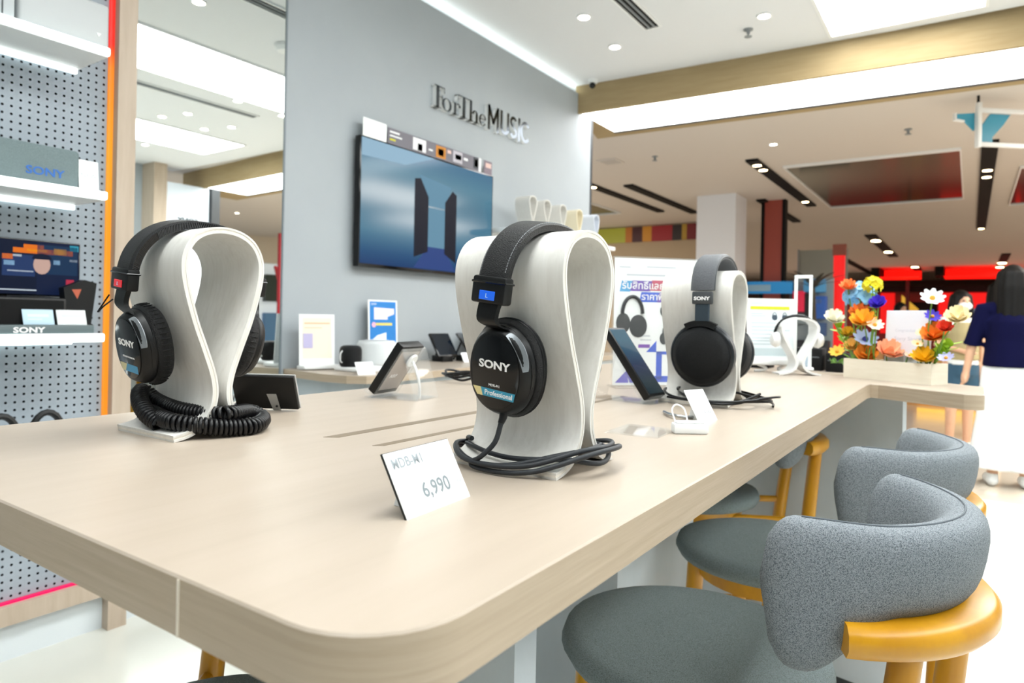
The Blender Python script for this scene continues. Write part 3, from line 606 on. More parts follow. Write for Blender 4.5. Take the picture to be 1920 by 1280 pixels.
# round closed headphones on the third stand
t = thing('round_headphones', 'large round black headphones with grey leather band, on the third stand', 'headphones', (-.455, 1.45, TZ))
bnd, C, R = band(t, 0, .232, .313, .088, .0235, .0065, leatherg, p=.85, a0=.05)
MB().tube([C[i] + Vector((.0235, 0, 0)) for i in range(41)], .002, 6).build('edge_piping', dkgrey, bnd); MB().tube([C[i] + Vector((-.0235, 0, 0)) for i in range(41)], .002, 6).build('edge_piping', dkgrey, bnd)
for s in (-1, 1):
    MB().rbox(-.021, .021, -.006, .006, -.022, .004, .003, 2, TR((0, s * .0895, .232))).build('slider_cap', dkgrey, t)
    if s < 0: MB().text('SONY', .0098, .0002, TR((0, -.0960, .2185)), 'CENTER', 1.25, .0004).build('lettering', inkw, t)
    MB().rbox(-.015, .015, -.003, .003, -.038, .0, .002, 1, TR((0, s * .090, .212))).build('slider_arm', mat('slate_blue', '#3a4650', .35, .4), t)
    T = cup_frame(s, .066, .106, -.004, .10) @ Matrix.Scale(1.06, 4)
    MB().lathe([(.03, -.022), (.056, -.02), (.062, -.008), (.060, .002), (.03, .004)], 36, T).build('ear_pad', leatherg if s < 0 else leather, t, 60)
    MB().lathe([(.058, .0), (.063, .004), (.0635, .010), (.060, .014), (.056, .014), (.056, .0)], 36, T).build('cup_ring', mat('gunmetal', '#2a2d30', .3, .5), t, 50)
    MB().lathe([(.0575, .012), (.055, .019), (.046, .0265), (.030, .0315), (.012, .0335), (.001, .034)], 36, T).build('mesh_dome', weave('black_mesh', '#1a1c1e', '#050506', 1600, .45), t, 80)
    mb = MB(); R = []
    for i in range(15):
        a = math.radians(62 + 56 * i / 14); o = Vector((math.cos(a), math.sin(a), 0)); R.append([T @ (o * q + Vector((0, 0, z))) for q, z in ((.058, .008), (.069, .008), (.069, .018), (.058, .020))])
    mb.rings(R).build('hanger', black, t)

# ================================================================== CABLES ON THE TABLE
# front headphones: smooth grey cable coiled round the foot of the stand
cb = thing('headphone_cable', 'grey headphone cable coiled loosely round the foot of the front stand', 'cable', (0, 0, 0))
pts = [Vector((-.431, .622, TZ + .074)), Vector((-.433, .617, TZ + .055)), Vector((-.437, .612, TZ + .035)), Vector((-.452, .606, TZ + .018))]
N = 4 * 30
for i in range(N):
    th = PI * 1.32 + 2 * PI * i / 30; k = i / 30
    a = .098 + .009 * math.sin(1.7 * k + .6); b = .082 + .016 * math.cos(2.3 * k); cx, cy = -.440 + .008 * math.sin(2.1 * k), .697 + .004 * math.cos(1.3 * k)
    c, s = math.cos(th + .10 * math.sin(k * 2)), math.sin(th)
    x, y = cx + a * c, cy + b * s; py = abs(y - .697)
    z = .004 + .0022 * k
    if -.530 < x < -.345: z += .0145 * smooth01((.085 - py) / .03) 
    if x > -.36: z += .030 * math.sin(1.2 + 1.9 * k) ** 2 * smooth01((x + .37) / .05)
    pts.append(Vector((x, y, TZ + z)))
for _ in range(3): pts = pts[:4] + [(pts[i - 1] + pts[i] * 2 + pts[i + 1]) / 4 for i in range(4, len(pts) - 1)] + pts[-1:]
MB().tube(spline(pts, 4), .0030, 8).build('cable', rubber, cb, 80)
MB().tube([Vector((-.4305, .625, TZ + .086)), Vector((-.431, .6225, TZ + .076)), Vector((-.432, .620, TZ + .062)), Vector((-.433, .617, TZ + .056))], [.0062, .006, .0045, .0035], 12).build('strain_relief', rubberb, cb, 60)
# left headphones: curly cord
cc = thing('coiled_cord', 'thick black curly cord lying round the foot of the left stand', 'cable', (0, 0, 0))
raw = [(300, 795, .018), (275, 775, .03), (262, 748, .046), (268, 732, .055), (295, 752, .040), (335, 768, .033), (385, 775, .031), (430, 776, .031), (468, 772, .024), (492, 784, .0145), (478, 797, .0125), (430, 801, .0135), (370, 797, .019), (318, 789, .024), (288, 775, .026), (275, 762, .026), (292, 765, .024)]
path = spline([tz(u, v, TZ + z) for u, v, z in raw], 14)
acc, dist = [], 0
for i, p in enumerate(path):
    if i: dist += (p - path[i - 1]).length
    acc.append(dist)
turns = dist / .0062; hel = []; x = None; M_ = int(turns * 10)
j = 0
for i in range(M_ + 1):
    sdist = dist * i / M_
    while j < len(acc) - 2 and acc[j + 1] < sdist: j += 1
    f = (sdist - acc[j]) / max(acc[j + 1] - acc[j], 1e-9); p = path[j].lerp(path[j + 1], f); d = (path[min(j + 2, len(path) - 1)] - path[max(j - 1, 0)]).normalized()
    x = basis(d)[0] if x is None else (x - d * x.dot(d)).normalized(); y = d.cross(x); a = 2 * PI * sdist / .0062
    hel.append(p + (x * math.cos(a) + y * math.sin(a)) * .0096)
for p in hel: p.z = max(p.z, TZ + .0032)
MB().tube(hel, .0030, 6).build('coil', rubberb, cc, 80)
MB().tube(spline([hel[-1], tz(330, 785, TZ + .02), tz(420, 770, TZ + .012), tz(440, 740, TZ + .02), tz(447, 752, TZ + .006), tz(420, 775, TZ + .004)], 8), .0024, 8).build('straight_lead', rubberb, cc, 80)
lw = thing('thin_wire', 'thin black wire loop sticking out beside the red badge of the left headphones', 'cable', tx(205, 552, -.965))
MB().tube(spline([(0, 0, .0), (-.003, -.006, -.012), (-.005, -.012, -.024), (-.002, -.006, -.016), (.002, .004, -.006)], 6), .0011, 6).build('wire', rubberb, lw)
# third stand: thin black cable heap
hc = thing('headphone_cable', 'thin black cables heaped round the foot of the third stand', 'cable', (0, 0, 0))
for s_ in range(3):
    pts = []
    for i in range(26 * (2 if s_ < 2 else 1)):
        th = 2 * PI * i / 26 + s_ * 1.9; k = i / 26 + s_ * .7; a = .10 + .018 * math.sin(3.1 * k + s_); b = .072 + .016 * math.cos(2.7 * k + s_ * 2)
        x, y = -.43 + .02 * math.sin(2 * k + s_) + a * math.cos(th), 1.435 - .01 * s_ + b * math.sin(th); z = .004 + .003 * k + .002 * s_
        if -.57 < x < -.39: z += .015 * smooth01((.085 - abs(y - 1.45)) / .03)
        if x > -.36: z += .022 * abs(math.sin(2.2 * k + s_))
        pts.append(Vector((x, y, TZ + z)))
    for _ in range(4): pts = pts[:1] + [(pts[i - 1] + pts[i] * 2 + pts[i + 1]) / 4 for i in range(1, len(pts) - 1)] + pts[-1:]
    MB().tube(spline(pts, 3), .0026, 6).build('strand', rubberb, hc, 80)
MB().tube(spline([tz(1245, 772, TZ + .004), tz(1262, 778, TZ + .006), tz(1295, 782, TZ + .004), tz(1330, 776, TZ + .006)], 8), .0032, 6).build('strand', chrome, hc, 80)
# small cable loops left of the front stand, beyond the slots
sc = thing('small_cable', 'small loop of black cable on the table behind the front stand', 'cable', (0, 0, 0))
c0 = tz(880, 716, TZ)
MB().tube(spline([c0 + Vector((.075 * math.cos(a) * (1 + .15 * math.sin(a * .6)) , .05 * math.sin(a), .004 + .002 * a / 3 + .014 * abs(math.sin(a * 1.3)))) for a in [k * .35 for k in range(52)]], 3), .0032, 6).build('cable', rubberb, sc, 80)

# ================================================================== CARDS AND DEVICES ON THE TABLE
t = thing('price_card', 'white tilted price card reading 6,990 at the front of the table', 'price card', (-.397, .474, TZ), (math.radians(-29), 0, PI / 2 + .06))
MB().rbox(-.0475, .0475, 0, .0012, 0, .0605, .0004, 1).build('sheet', whitec, t); MB().box(-.0485, .0485, .0012, .0024, -.0006, .0612).build('backing', black, t)
MB().text('MDB-M1', .0132, .0001, TR((-.042, -.0002, .045)), 'LEFT', .9, .0002).build('product_lettering', mat('ink_mid', '#98a0a5', .7), t)
MB().text('6,990', .0195, .0001, TR((-.016, -.0002, .0135)), 'LEFT', .95, .0003).build('price_lettering', mat('ink_price', '#7f888d', .7), t)
MB().text('THB', .0055, .0001, TR((.0335, -.0002, .016)), 'LEFT').build('currency_lettering', inkgrey, t)
MB().box(-.036, .012, -.0002, 0, .0355, .0360).build('rule', inkgrey, t)
MB().prism([(.0026, .001), (.034, .0195), (.0026, .05)], -.02, .02, Matrix(((0, 0, 1, 0), (1, 0, 0, 0), (0, 1, 0, 0), (0, 0, 0, 1)))).build('easel', white, t)
t = thing('price_card', 'white tilted price card standing before the round headphones', 'price card', tz(1328, 789, TZ), (math.radians(-33), 0, PI / 2 - .35))
MB().rbox(-.026, .026, 0, .0015, 0, .062, .0004, 1).build('sheet', whitec, t); MB().text('59,990', .011, .0001, TR((.022, -.0002, .012)), 'RIGHT', .95).build('price_lettering', mat('ink_price', '#98a1a6', .7), t); MB().box(-.02, .008, -.0002, 0, .046, .048).build('rule', inkgrey, t)
MB().prism([(.0016, .001), (.030, .0195), (.0016, .045)], -.01, .01, Matrix(((0, 0, 1, 0), (1, 0, 0, 0), (0, 1, 0, 0), (0, 0, 0, 1)))).build('easel', white, t)
# alarm sensor: white block with looped lead
t = thing('alarm_sensor', 'white alarm sensor block with looped white lead before the third stand', 'sensor', tz(1294, 812, TZ), (0, 0, .62))
MB().rbox(-.028, .026, -.011, .011, 0, .016, .003, 2).build('body', white, t); MB().rbox(-.024, .020, -.009, .009, .016, .019, .0012, 1).build('lid', whitec, t)
MB().tube(spline([(-.022, .004, .016), (-.026, .012, .034), (-.018, .018, .042), (-.006, .016, .036), (-.002, .008, .017)], 6), .0013, 6).build('lead', white, t)
# clear base plate
t = thing('clear_plate', 'flat clear acrylic plate lying in front of the dark player', 'acrylic plate', (-.425, .985, TZ), (0, 0, .05)); MB().rbox(-.04, .045, -.045, .05, .0005, .003, .001, 1).build('plate', glassm, t)
# tablet seen from behind
t = thing('small_display', 'small black display seen from behind on a steel foot, right of the curly cord', 'display', tz(504, 768, TZ), (math.radians(24), 0, .50))
MB().rbox(-.058, .058, -.0035, .0035, .004, .070, .002, 2).build('body', black, t); MB().rbox(-.0595, .0595, .0035, .0048, .003, .0715, .0008, 1).build('front_rim', white, t)
ft = MB().prism([(.004, .036), (.022, .036), (.026, -.002), (.012, -.002)], .0035, .0047, RX(PI / 2)).build('foot', chrome, t); MB().lathe([(.001, .0), (.0022, .0), (.0022, .0006), (.001, .0006)], 10, TR((.019, -.0048, .011)) @ RX(PI / 2)).build('hole', black, ft)
# clear stand with a slab-shaped device leaning back, seen from its side
def lean_device(name, label, cat, loc, rz, w, h, th, tilt, body, face, txt, back=False):
    t = thing(name, label, cat, loc, (0, 0, rz)); T = TR((0, 0, .012)) @ RX(-tilt)
    a = MB(); a.box(-w / 2 - .004, w / 2 + .004, th / 2 + .001, th / 2 + .004, -.006, h * .97, T).build('acrylic_back', glassm, t)
    MB().box(-w / 2 - .004, w / 2 + .004, -th / 2 - .004, th / 2 + .001, -.006, -.003, T).build('acrylic_lip', glassm, t)
    top_ = T @ Vector((0, th / 2 + .004, h * .97)); foot_y = top_.y + .03
    MB().add([(-w / 2 - .004, top_.y - .003, top_.z), (w / 2 + .004, top_.y - .003, top_.z), (w / 2 + .004, foot_y, .003), (-w / 2 - .004, foot_y, .003), (-w / 2 - .004, top_.y, top_.z + .001), (w / 2 + .004, top_.y, top_.z + .001), (w / 2 + .004, foot_y + .003, .003), (-w / 2 - .004, foot_y + .003, .003)], [(0, 1, 2, 3), (4, 7, 6, 5), (0, 4, 5, 1), (3, 2, 6, 7), (0, 3, 7, 4), (1, 5, 6, 2)]).build('acrylic_leg', glassm, t)
    MB().box(-w / 2 - .004, w / 2 + .004, -.012, foot_y + .003, .0005, .003).build('acrylic_base', glassm, t)
    MB().rbox(-w / 2, w / 2, -th / 2, th / 2, 0, h, .003, 2, T).build('device', body, t)
    if face: MB().box(-w / 2 + .005, w / 2 - .005, -th / 2 - .0004, -th / 2, .006, h - .006, T).build('screen', face, t)
    if txt: MB().text(txt, .0085, .0002, T @ TR((0, -th / 2 - .0006, h * .62)), 'CENTER').build('lettering', inkgrey, t)
    return t, T
scrm = ramp_emit('player_screen', [(0, '#23363c'), (.35, '#2c4550'), (.6, '#16306a'), (1, '#2c7ea0')], 2, 0, .13, .35, rough=.06)
lean_device('music_player', 'dark music player with blue-green screen leaning on a clear stand right of the front stand', 'music player', tz(1228, 756, TZ), 1.42, .066, .178, .018, math.radians(38), black, scrm, '')
t, T = lean_device('speaker_unit', 'black slab device leaning on a clear acrylic stand behind the table slots', 'device', tz(716, 742, TZ), -1.40, .082, .126, .020, math.radians(35), black, None, '')
MB().box(-.035, .035, .0102, .0106, .012, .112, T).build('label_plate', flat('#b5aaa2'), t)
MB().text('AIRP', .0125, .0002, T @ TR((.012, .0110, .045)) @ RZ(PI), 'CENTER').build('lettering', inkw, t)
d0 = T @ Vector((-.01, .018, .094)); MB().lathe([(.001, -.003), (.014, -.003), (.016, .0), (.014, .003), (.001, .003)], 20, TR(d0) @ RX(PI / 2 - .6)).build('alarm_disc', white, t)
MB().tube(spline([d0, d0 + Vector((.008, .016, -.02)), d0 + Vector((.004, .022, -.05)), d0 + Vector((-.006, .016, -.078))], 6), .003, 8).build('lead', white, t)

# poster in a clear holder behind the front stand
t = thing('table_poster', 'white Thai promotion poster with purple headline bars and headphone pictures in a clear holder', 'poster', tz(1229, 726, TZ), (0, 0, PI / 2 - .78))
PW, PH = .118, .335
MB().box(-PW, PW, .0, .0012, .006, PH).build('sheet', whitec, t); MB().box(-PW - .004, PW + .004, -.004, -.001, .004, PH + .004).build('front_pane', glassm, t); MB().box(-PW - .004, PW + .004, .002, .005, .004, PH + .004).build('back_pane', glassm, t); MB().rbox(-PW - .004, PW + .004, -.035, .035, 0, .004, .001, 1).build('foot', glassm, t)
pr = MB(); pc = ['#2f9fd8', '#6a3fb0', '#c4365a', '#1f52d0', '#6a62c8', '#7a3fae', '#ffffff', '#c9ced4']
def pq(x0, x1, z0, z1, k, sh=.0, y=-.0003): pr.mi(k); pr.add([(x0, y, z0), (x1, y, z0), (x1 + sh, y, z1), (x0 + sh, y, z1)], [(0, 1, 2, 3)])
pq(-.104, -.075, .248, .276, 0, .006); pq(-.076, -.02, .250, .277, 1, .006); pq(-.022, .10, .252, .279, 2, .006); pq(-.05, .0, .222, .248, 3, .006); pq(-.002, .10, .222, .248, 1, .006)
pq(-.105, -.075, .310, .313, 7); pq(-.03, .05, .312, .315, 7); pq(-.085, .04, .290, .294, 7); pq(-.05, -.018, .103, .112, 5); pq(-.045, -.015, .122, .125, 7); pq(-.05, -.018, .132, .136, 7)
pr.mi(3); pr.add([(-.028, -.0003, .092), (.0, -.0003, .122), (.0, -.0003, .092)], [(0, 1, 2)]); pq(-.0, .10, .086, .094, 3); pq(.0, .016, .02, .094, 3); pq(-.006, .1, .014, .03, 3); pr.mi(4); pr.add([(-.112, -.0003, .012), (-.075, -.0003, .012), (-.08, -.0003, .045)], [(0, 1, 2)]); pq(-.072, -.03, .012, .04, 4, -.01)
pr.build('print', [flat(c) for c in pc], t, 0)
MB().text('รับสิทธิ์แลกซื้อ', .026, .0001, TR((-.098, -.0006, .256)), 'LEFT', 1.0, .0004).build('headline', inkw, t); MB().text('ราคาพิเศษ', .024, .0001, TR((-.044, -.0006, .228)), 'LEFT', 1.0, .0004).build('headline', inkw, t)
def picture_headphones(x, z, s):
    mb = MB(); mb.tube([Vector((x + (.0 + .030 * math.cos(a)) * s, -.0008, z + .045 * s + .048 * math.sin(a) * s)) for a in [k * PI / 14 for k in range(15)]], .0055 * s, 6); mb.lathe([(.001, 0), (.026 * s, 0), (.026 * s, .0008), (.001, .0008)], 20, TR((x - .027 * s, -.0004, z + .018 * s)) @ RX(PI / 2), .8, 1.1); mb.lathe([(.001, 0), (.029 * s, 0), (.029 * s, .0012), (.001, .0012)], 20, TR((x + .018 * s, -.0004, z + .010 * s)) @ RX(PI / 2), .9, 1.1)
    mb.build('headphone_picture', flat('#2a2c2f'), t)
picture_headphones(-.068, .150, .92); picture_headphones(.035, .19, .55); picture_headphones(.035, .118, .55)

# info card on a white stand farther along
t = thing('info_stand', 'white information card with yellow-green bar on a small white stand', 'sign', tz(1447, 697, TZ), (-.10, 0, PI / 2 - .98))
MB().box(-.087, .087, -.004, .001, .045, .262).build('frame', white, t); MB().box(-.078, .078, -.0046, -.004, .056, .255).build('sheet', flat('#dfe8ec'), t); MB().rbox(-.098, .092, -.03, .02, .024, .044, .004).build('ledge', white, t)
MB().box(-.074, .066, -.0052, -.0046, .222, .234).build('yellow_bar', flat('#c9cf20'), t)
for k, z in enumerate((.243, .205, .197, .172, .158, .146, .132, .118, .108, .096)): MB().box(-.072, (-.03, -.03, -.02, .06, .05, .066, .04, .05, .0, .02)[k], -.0052, -.0046, z, z + .004).build('text_line', flat('#bcc8ce'), t)
MB().box(-.077, .077, -.0050, -.0046, .057, .084).build('footer', flat('#bccace'), t)
for x in (.012, .048):
    mb = MB(); mb.tube([Vector((x + .008 * math.cos(a), -.0052, .196 + .016 * math.sin(a))) for a in [k * PI / 10 for k in range(11)]], .0012, 5); mb.lathe([(.001, 0), (.010, 0), (.010, .0006), (.001, .0006)], 16, TR((x, -.0048, .194)) @ RX(PI / 2)); mb.build('headphone_picture', flat('#3c4a58'), t)
for s in (-1, 1): MB().tube(spline([(s * .05, -.005, .026), (s * .022, -.004, .014), (s * .03, -.002, .006), (s * .062, 0, .004)], 5), .005, 8).build('leg', white, t)
hs_white = mat('white_ply', '#e8e8e6', .4)
headphone_stand(tz(1492, 700, TZ) + Vector((.03, -.08, 0)), 'small white headphone stand with black headband between info card and flowers', .66, math.radians(-58), -.07, hs_white, 'small white headphone stands')
t = thing('small_headphones', 'headphones with thin black band and white cup on the small white stand', 'headphones', tz(1492, 700, TZ) + Vector((.011, -.05, 0)), (0, 0, math.radians(-58)))
MB().tube([Vector((0, -.074 * math.cos(a), .135 + .066 * math.sin(a))) for a in [k * PI / 16 for k in range(17)]], .005, 8).build('headband', black, t)
for s in (-1, 1): MB().lathe([(.002, -.012), (.024, -.011), (.027, 0), (.02, .012), (.002, .014)], 20, TR((0, s * .072, .118)) @ RX(-s * PI / 2)).build('ear_cup', white, t)
# tall white frame behind it
t = thing('frame_stand', 'tall thin white open frame standing behind the info card', 'display frame', tz(1494, 690, TZ) + Vector((.03, -.06, 0)), (0, 0, PI / 2 - 1.35))
for x in (-.026, .026): MB().rbox(x - .006, x + .006, -.006, .006, .0, .345, .002).build('post', white, t)
MB().rbox(-.032, .032, -.006, .006, .345, .357, .002).build('top_bar', white, t); MB().rbox(-.04, .04, -.03, .03, 0, .008, .002).build('foot', white, t)

# flower box
bxm = grain('pale_box_wood', '#ece4d2', '#e4dac6', (3, 3, 20), .6, .01)
bl_, br_ = tz(1582, 706, TZ), tz(1746, 722, TZ); mid = (bl_ + br_) / 2; bl_dir = (br_ - bl_); ang = math.atan2(bl_dir.y, bl_dir.x); hwb = bl_dir.length / 2
nb = Vector((-math.sin(ang), math.cos(ang), 0))
t = thing('flower_box', 'long low cream box planted with bright flowers at the end of the table', 'planter', mid + nb * .04, (0, 0, ang))
for a in ((-hwb, hwb, -.042, -.036), (-hwb, hwb, .036, .042), (-hwb, -hwb + .006, -.036, .036), (hwb - .006, hwb, -.036, .036)): MB().box(*a, 0, .062).build('side', bxm, t)
MB().box(-hwb + .006, hwb - .006, -.036, .036, .0, .045).build('soil', flat('#5a6a3a'), t)
t = thing('greeting_card', 'white card with faint grey script standing among the flowers', 'card', mid + nb * .05 + Vector((.0, .0, 0)), (-.05, 0, ang + .02))
cx0 = (tz(1690, 715, TZ) - mid).dot(bl_dir.normalized())
MB().rbox(cx0 - .072, cx0 + .072, -.001, .001, .046, .222, .0005, 1).build('sheet', flat('#e9ebf3'), t); MB().text('Congratulations', .0125, .0002, TR((cx0, -.0014, .155)), 'CENTER').build('script', flat('#d2d4de'), t); MB().text('Sony Store', .016, .0002, TR((cx0, -.0014, .128)), 'CENTER', 1.2).build('print', flat('#c9ccd6'), t)

FL = [(1590, 541, 12, '#f08a4a', 'rose', 'orange flower at the upper left of the bunch'), (1612, 556, 24, '#8cc4ec', 'cluster', 'pale blue hydrangea head at the top of the bunch'), (1636, 535, 15, '#e2d21e', 'cluster', 'yellow flower cluster at the very top of the bunch'), (1647, 571, 12, '#4b30c8', 'rose', 'violet flower beside the upper left corner of the card'), (1748, 560, 16, '#f4f4f6', 'daisy', 'white flower on a tall stem right of the card'), (1562, 600, 14, '#f2f0dc', 'rose', 'cream flower at the far left of the bunch'), (1612, 590, 14, '#ee7a28', 'rose', 'deep orange flower just above a yellow-orange one'), (1620, 606, 18, '#f5b02a', 'rose', 'large yellow-orange rose in the middle left of the bunch'), (1622, 637, 17, '#b4c8f4', 'daisy', 'pale blue open flower with dark blue heart'), (1623, 668, 16, '#f29a2c', 'rose', 'orange rose just above the box rim, left of the card'), (1570, 660, 11, '#f2c24a', 'daisy', 'yellow flower at the lower left of the bunch'), (1590, 627, 10, '#d8a81e', 'rose', 'mustard flower between green leaves at the left'), (1665, 664, 19, '#f8b088', 'rose', 'peach rose in front of the lower left of the card'), (1732, 675, 17, '#f6c414', 'rose', 'bright yellow flower at the lower right of the card'), (1755, 632, 19, '#f28a24', 'rose', 'large orange flower right of the card'), (1771, 616, 11, '#e8482a', 'rose', 'red flower above the large orange one'), (1748, 594, 11, '#4634c4', 'daisy', 'violet flower at the right edge of the card'), (1797, 598, 17, '#f4e4b8', 'rose', 'cream flower leaning out at the far right'), (1774, 672, 11, '#b9bcec', 'daisy', 'lilac flower at the lower right of the bunch'), (1705, 667, 8, '#f6c8b0', 'daisy', 'tiny pale daisy low in front of the card'), (1720, 645, 8, '#f2d8a8', 'daisy', 'tiny cream daisy in the middle of the card'), (1727, 624, 7, '#f0e0a0', 'daisy', 'tiny yellow daisy near the right edge of the card'), (1598, 650, 11, '#f4c468', 'rose', 'soft yellow bud beside the pale blue open flower'), (1640, 610, 12, '#f4e6cc', 'daisy', 'cream flower tucked right of the yellow-orange rose')]
petalm = {}
def petal_mesh(L_, W_, cupk):
    mb = MB(); R = []
    for i in range(6):
        u = i / 5; w = W_ * math.sin(PI * (.12 + .80 * u)) ** .8; z = cupk * L_ * u * u
        R.append([(L_ * u, -w, z + .16 * w), (L_ * u, 0, z), (L_ * u, w, z + .16 * w), (L_ * u, 0, z - .0008)])
    return mb.rings(R)
stemm = flat('#6f9a3a'); leafm = flat('#9cc42a'); leafd = flat('#5f8f2e')
def tpos(u): return 2.262 + (1.986 - 2.262) * (u - 1580) / 168 + .055
for i, (u, v, r, c, kd, lb) in enumerate(FL):
    tt = tpos(u) + (-.035 if kd != 'cluster' else .0) + .02 * math.sin(i * 2.4); p = td(u, v, tt); rad = 1.32 * r * tt / FPX
    base = Vector((min(max(p.x, bl_.x + .03), br_.x - .01), p.y + .02, TZ + .046)); du = (base - mid).dot(bl_dir.normalized()); du = min(max(du, -hwb + .02), hwb - .02); base = mid + bl_dir.normalized() * du + nb * .04; base.z = TZ + .045
    t = thing('flower', lb, 'flower', base, group='flowers in the cream box')
    rel = p - base; MB().tube(spline([(0, 0, 0), rel * .45 + Vector((.01 * math.sin(i), .01 * math.cos(i), .01)), rel], 5), .0022, 6).build('stem', stemm, t)
    toc = (CP - p).normalized(); up = (toc * .62 + Vector((.25 * math.sin(i * 1.7), .2 * math.cos(i), .75))).normalized(); q = up.to_track_quat('Z', 'Y').to_euler()
    fm = flat(c, .7)
    if kd == 'cluster':
        for k in range(15):
            a = k * 2.39996; h = 1 - 2 * (k + .5) / 22; rr = math.sqrt(max(0, 1 - h * h)); d = Vector((rr * math.cos(a), rr * math.sin(a), h)); pm_ = petalm.setdefault((c, 'f', r), None)
            if pm_ is None:
                mb = MB()
                for j in range(4): s_ = petal_mesh(rad * .42, rad * .2, .2); mb.add(s_.v, s_.f, RZ(j * PI / 2))
                mb.ball((0, 0, .001), rad * .09, 6, 4); pm_ = petalm[(c, 'f', r)] = mb.mesh('floret', fm, 60)
            e = (d).to_track_quat('Z', 'Y'); o = link('floret', pm_, t, rel + Vector((d.x, d.y, d.z)) * rad * .75, e.to_euler())
    else:
        rings_ = ((9, 1.0, .30, .35),) if kd == 'daisy' else ((6, 1.0, .5, .55), (5, .82, .44, 1.0), (4, .55, .34, 1.9))
        for ri, (n_, l_, w_, ck) in enumerate(rings_):
            pm_ = petal_mesh(rad * l_, rad * w_, ck).mesh('petal', fm, 70)
            for k in range(n_): o = link('petal', pm_, t, rel + up * .001 * ri, (up.to_track_quat('Z', 'Y') @ Euler((0, 0, 2 * PI * k / n_ + ri * .5)).to_quaternion()).to_euler())
        MB().ball((0, 0, 0), rad * (.24 if kd == 'daisy' else .18), 8, 6).build('heart', flat('#3a3f9c' if 'dark blue' in lb else '#d89a2a' if kd == 'daisy' else c), t, 60, loc=rel + up * rad * .12)
LV = [(1563, 586, 17, 1), (1575, 622, 20, 1), (1585, 640, 15, 1), (1642, 548, 12, 1), (1608, 580, 12, 1), (1785, 645, 18, 1), (1770, 650, 16, 1), (1735, 690, 14, 0), (1600, 680, 14, 0), (1640, 685, 13, 0), (1670, 690, 12, 0), (1558, 680, 12, 0), (1585, 688, 14, 0), (1760, 660, 14, 0)]
SL = ['light green sprig at the far left of the bunch, above the cream flower', 'light green sprig at the left, below the cream flower', 'light green sprig at the left beside the soft yellow bud', 'light green sprig under the yellow cluster at the top', 'light green sprig below the pale blue hydrangea', 'light green sprig sticking out at the right, beyond the orange flower', 'light green sprig just under the large orange flower', 'dark green sprig under the bright yellow flower at the box rim', 'dark green sprig at the box rim left of the orange rose', 'dark green sprig at the box rim between orange and peach roses', 'dark green sprig at the box rim below the peach rose', 'dark green sprig hanging over the left end of the box', 'dark green sprig at the box rim near its left end', 'dark green sprig at the right end of the box']
lm_ = [petal_mesh(.03, .011, .15).mesh('leaf', m_, 60) for m_ in (leafd, leafm)]
for i, (u, v, r, k) in enumerate(LV):
    tt = tpos(u) - .01; p = td(u, v, tt); du = min(max((p - mid).dot(bl_dir.normalized()), -hwb + .02), hwb - .02); base = mid + bl_dir.normalized() * du + nb * .02; base.z = TZ + .045; rel = p - base
    t = thing('leaf_sprig', SL[i], 'leaves', base, group='green sprigs in the cream box')
    MB().tube(spline([(0, 0, 0), rel * .5 + Vector((.006, 0, .004)), rel], 4), .0014, 5).build('stem', stemm, t)
    for j in range(7):
        f = .55 + .45 * j / 6; e = Euler((.3 * math.sin(j), -.5 + .4 * math.cos(j * 2.1), j * 2.4 + i)); o = link('leaf', lm_[k], t, rel * f, e); o.scale = (r / 17,) * 3

# ================================================================== WALL COUNTER AND WHAT STANDS ON IT
WZ = .94
wc = thing('wall_counter', 'oak-topped grey counter with rounded end along the television wall', 'counter')
wpoly = [(-2.352, 1.987), (-2.22, 2.0), (-2.15, 2.05), (-2.125, 2.14), (-2.15, 2.5), (-2.18, 2.9), (-2.20, 4.9), (-2.695, 4.9), (-2.695, 2.035)]
slab(wpoly, WZ - .035, WZ, [oak_top, oak_edge], 'top', wc); MB().prism(inset(wpoly, .05), 0, WZ - .0355).build('body', concrete, wc)
WR = PI / 2
def wp(u, v, x): p = tx(u, v, x); return Vector((p.x, p.y, WZ))
t = thing('counter_sign', 'cream product card with a lilac speaker picture in a white holder', 'sign', (-2.58, 2.135, WZ), (-.06, 0, WR - .25))
MB().box(-.085, .095, 0, .004, .02, .262).build('holder', white, t); MB().box(-.068, .08, -.0008, 0, .05, .245).build('sheet', flat('#efe2cf'), t); MB().rbox(-.066, -.018, -.002, -.0008, .1, .17, .0008, 1).build('speaker_picture', flat('#b9b2d4'), t)
MB().box(-.06, .07, -.0012, -.0008, .215, .222).build('print_line', flat('#d9b890'), t); MB().box(-.06, .03, -.0012, -.0008, .195, .2).build('print_line', flat('#dcc8aa'), t); MB().rbox(-.087, .10, -.06, .03, 0, .02, .006).build('base', white, t)
t = thing('small_speaker', 'small black rounded speaker on the wall counter before the cream card', 'speaker', (-2.40, 2.185, WZ + .0205), (0, 0, WR))
MB().lathe([(.001, 0), (.043, 0), (.050, .008), (.052, .03), (.052, .075), (.048, .090), (.036, .098), (.001, .1)], 28).build('body', weave('black_mesh', '#1a1c1e', '#050506', 1600, .45), t, 60); MB().tube(spline([(-.05, 0, .075), (-.062, 0, .06), (-.062, 0, .03), (-.052, 0, .02)], 5), .003, 6).build('strap', white, t)
t = thing('counter_tray', 'flat white display tray under the small black speaker', 'tray', (-2.37, 2.20, WZ)); MB().rbox(-.09, .11, -.065, .13, 0, .02, .008).build('tray', white, t)
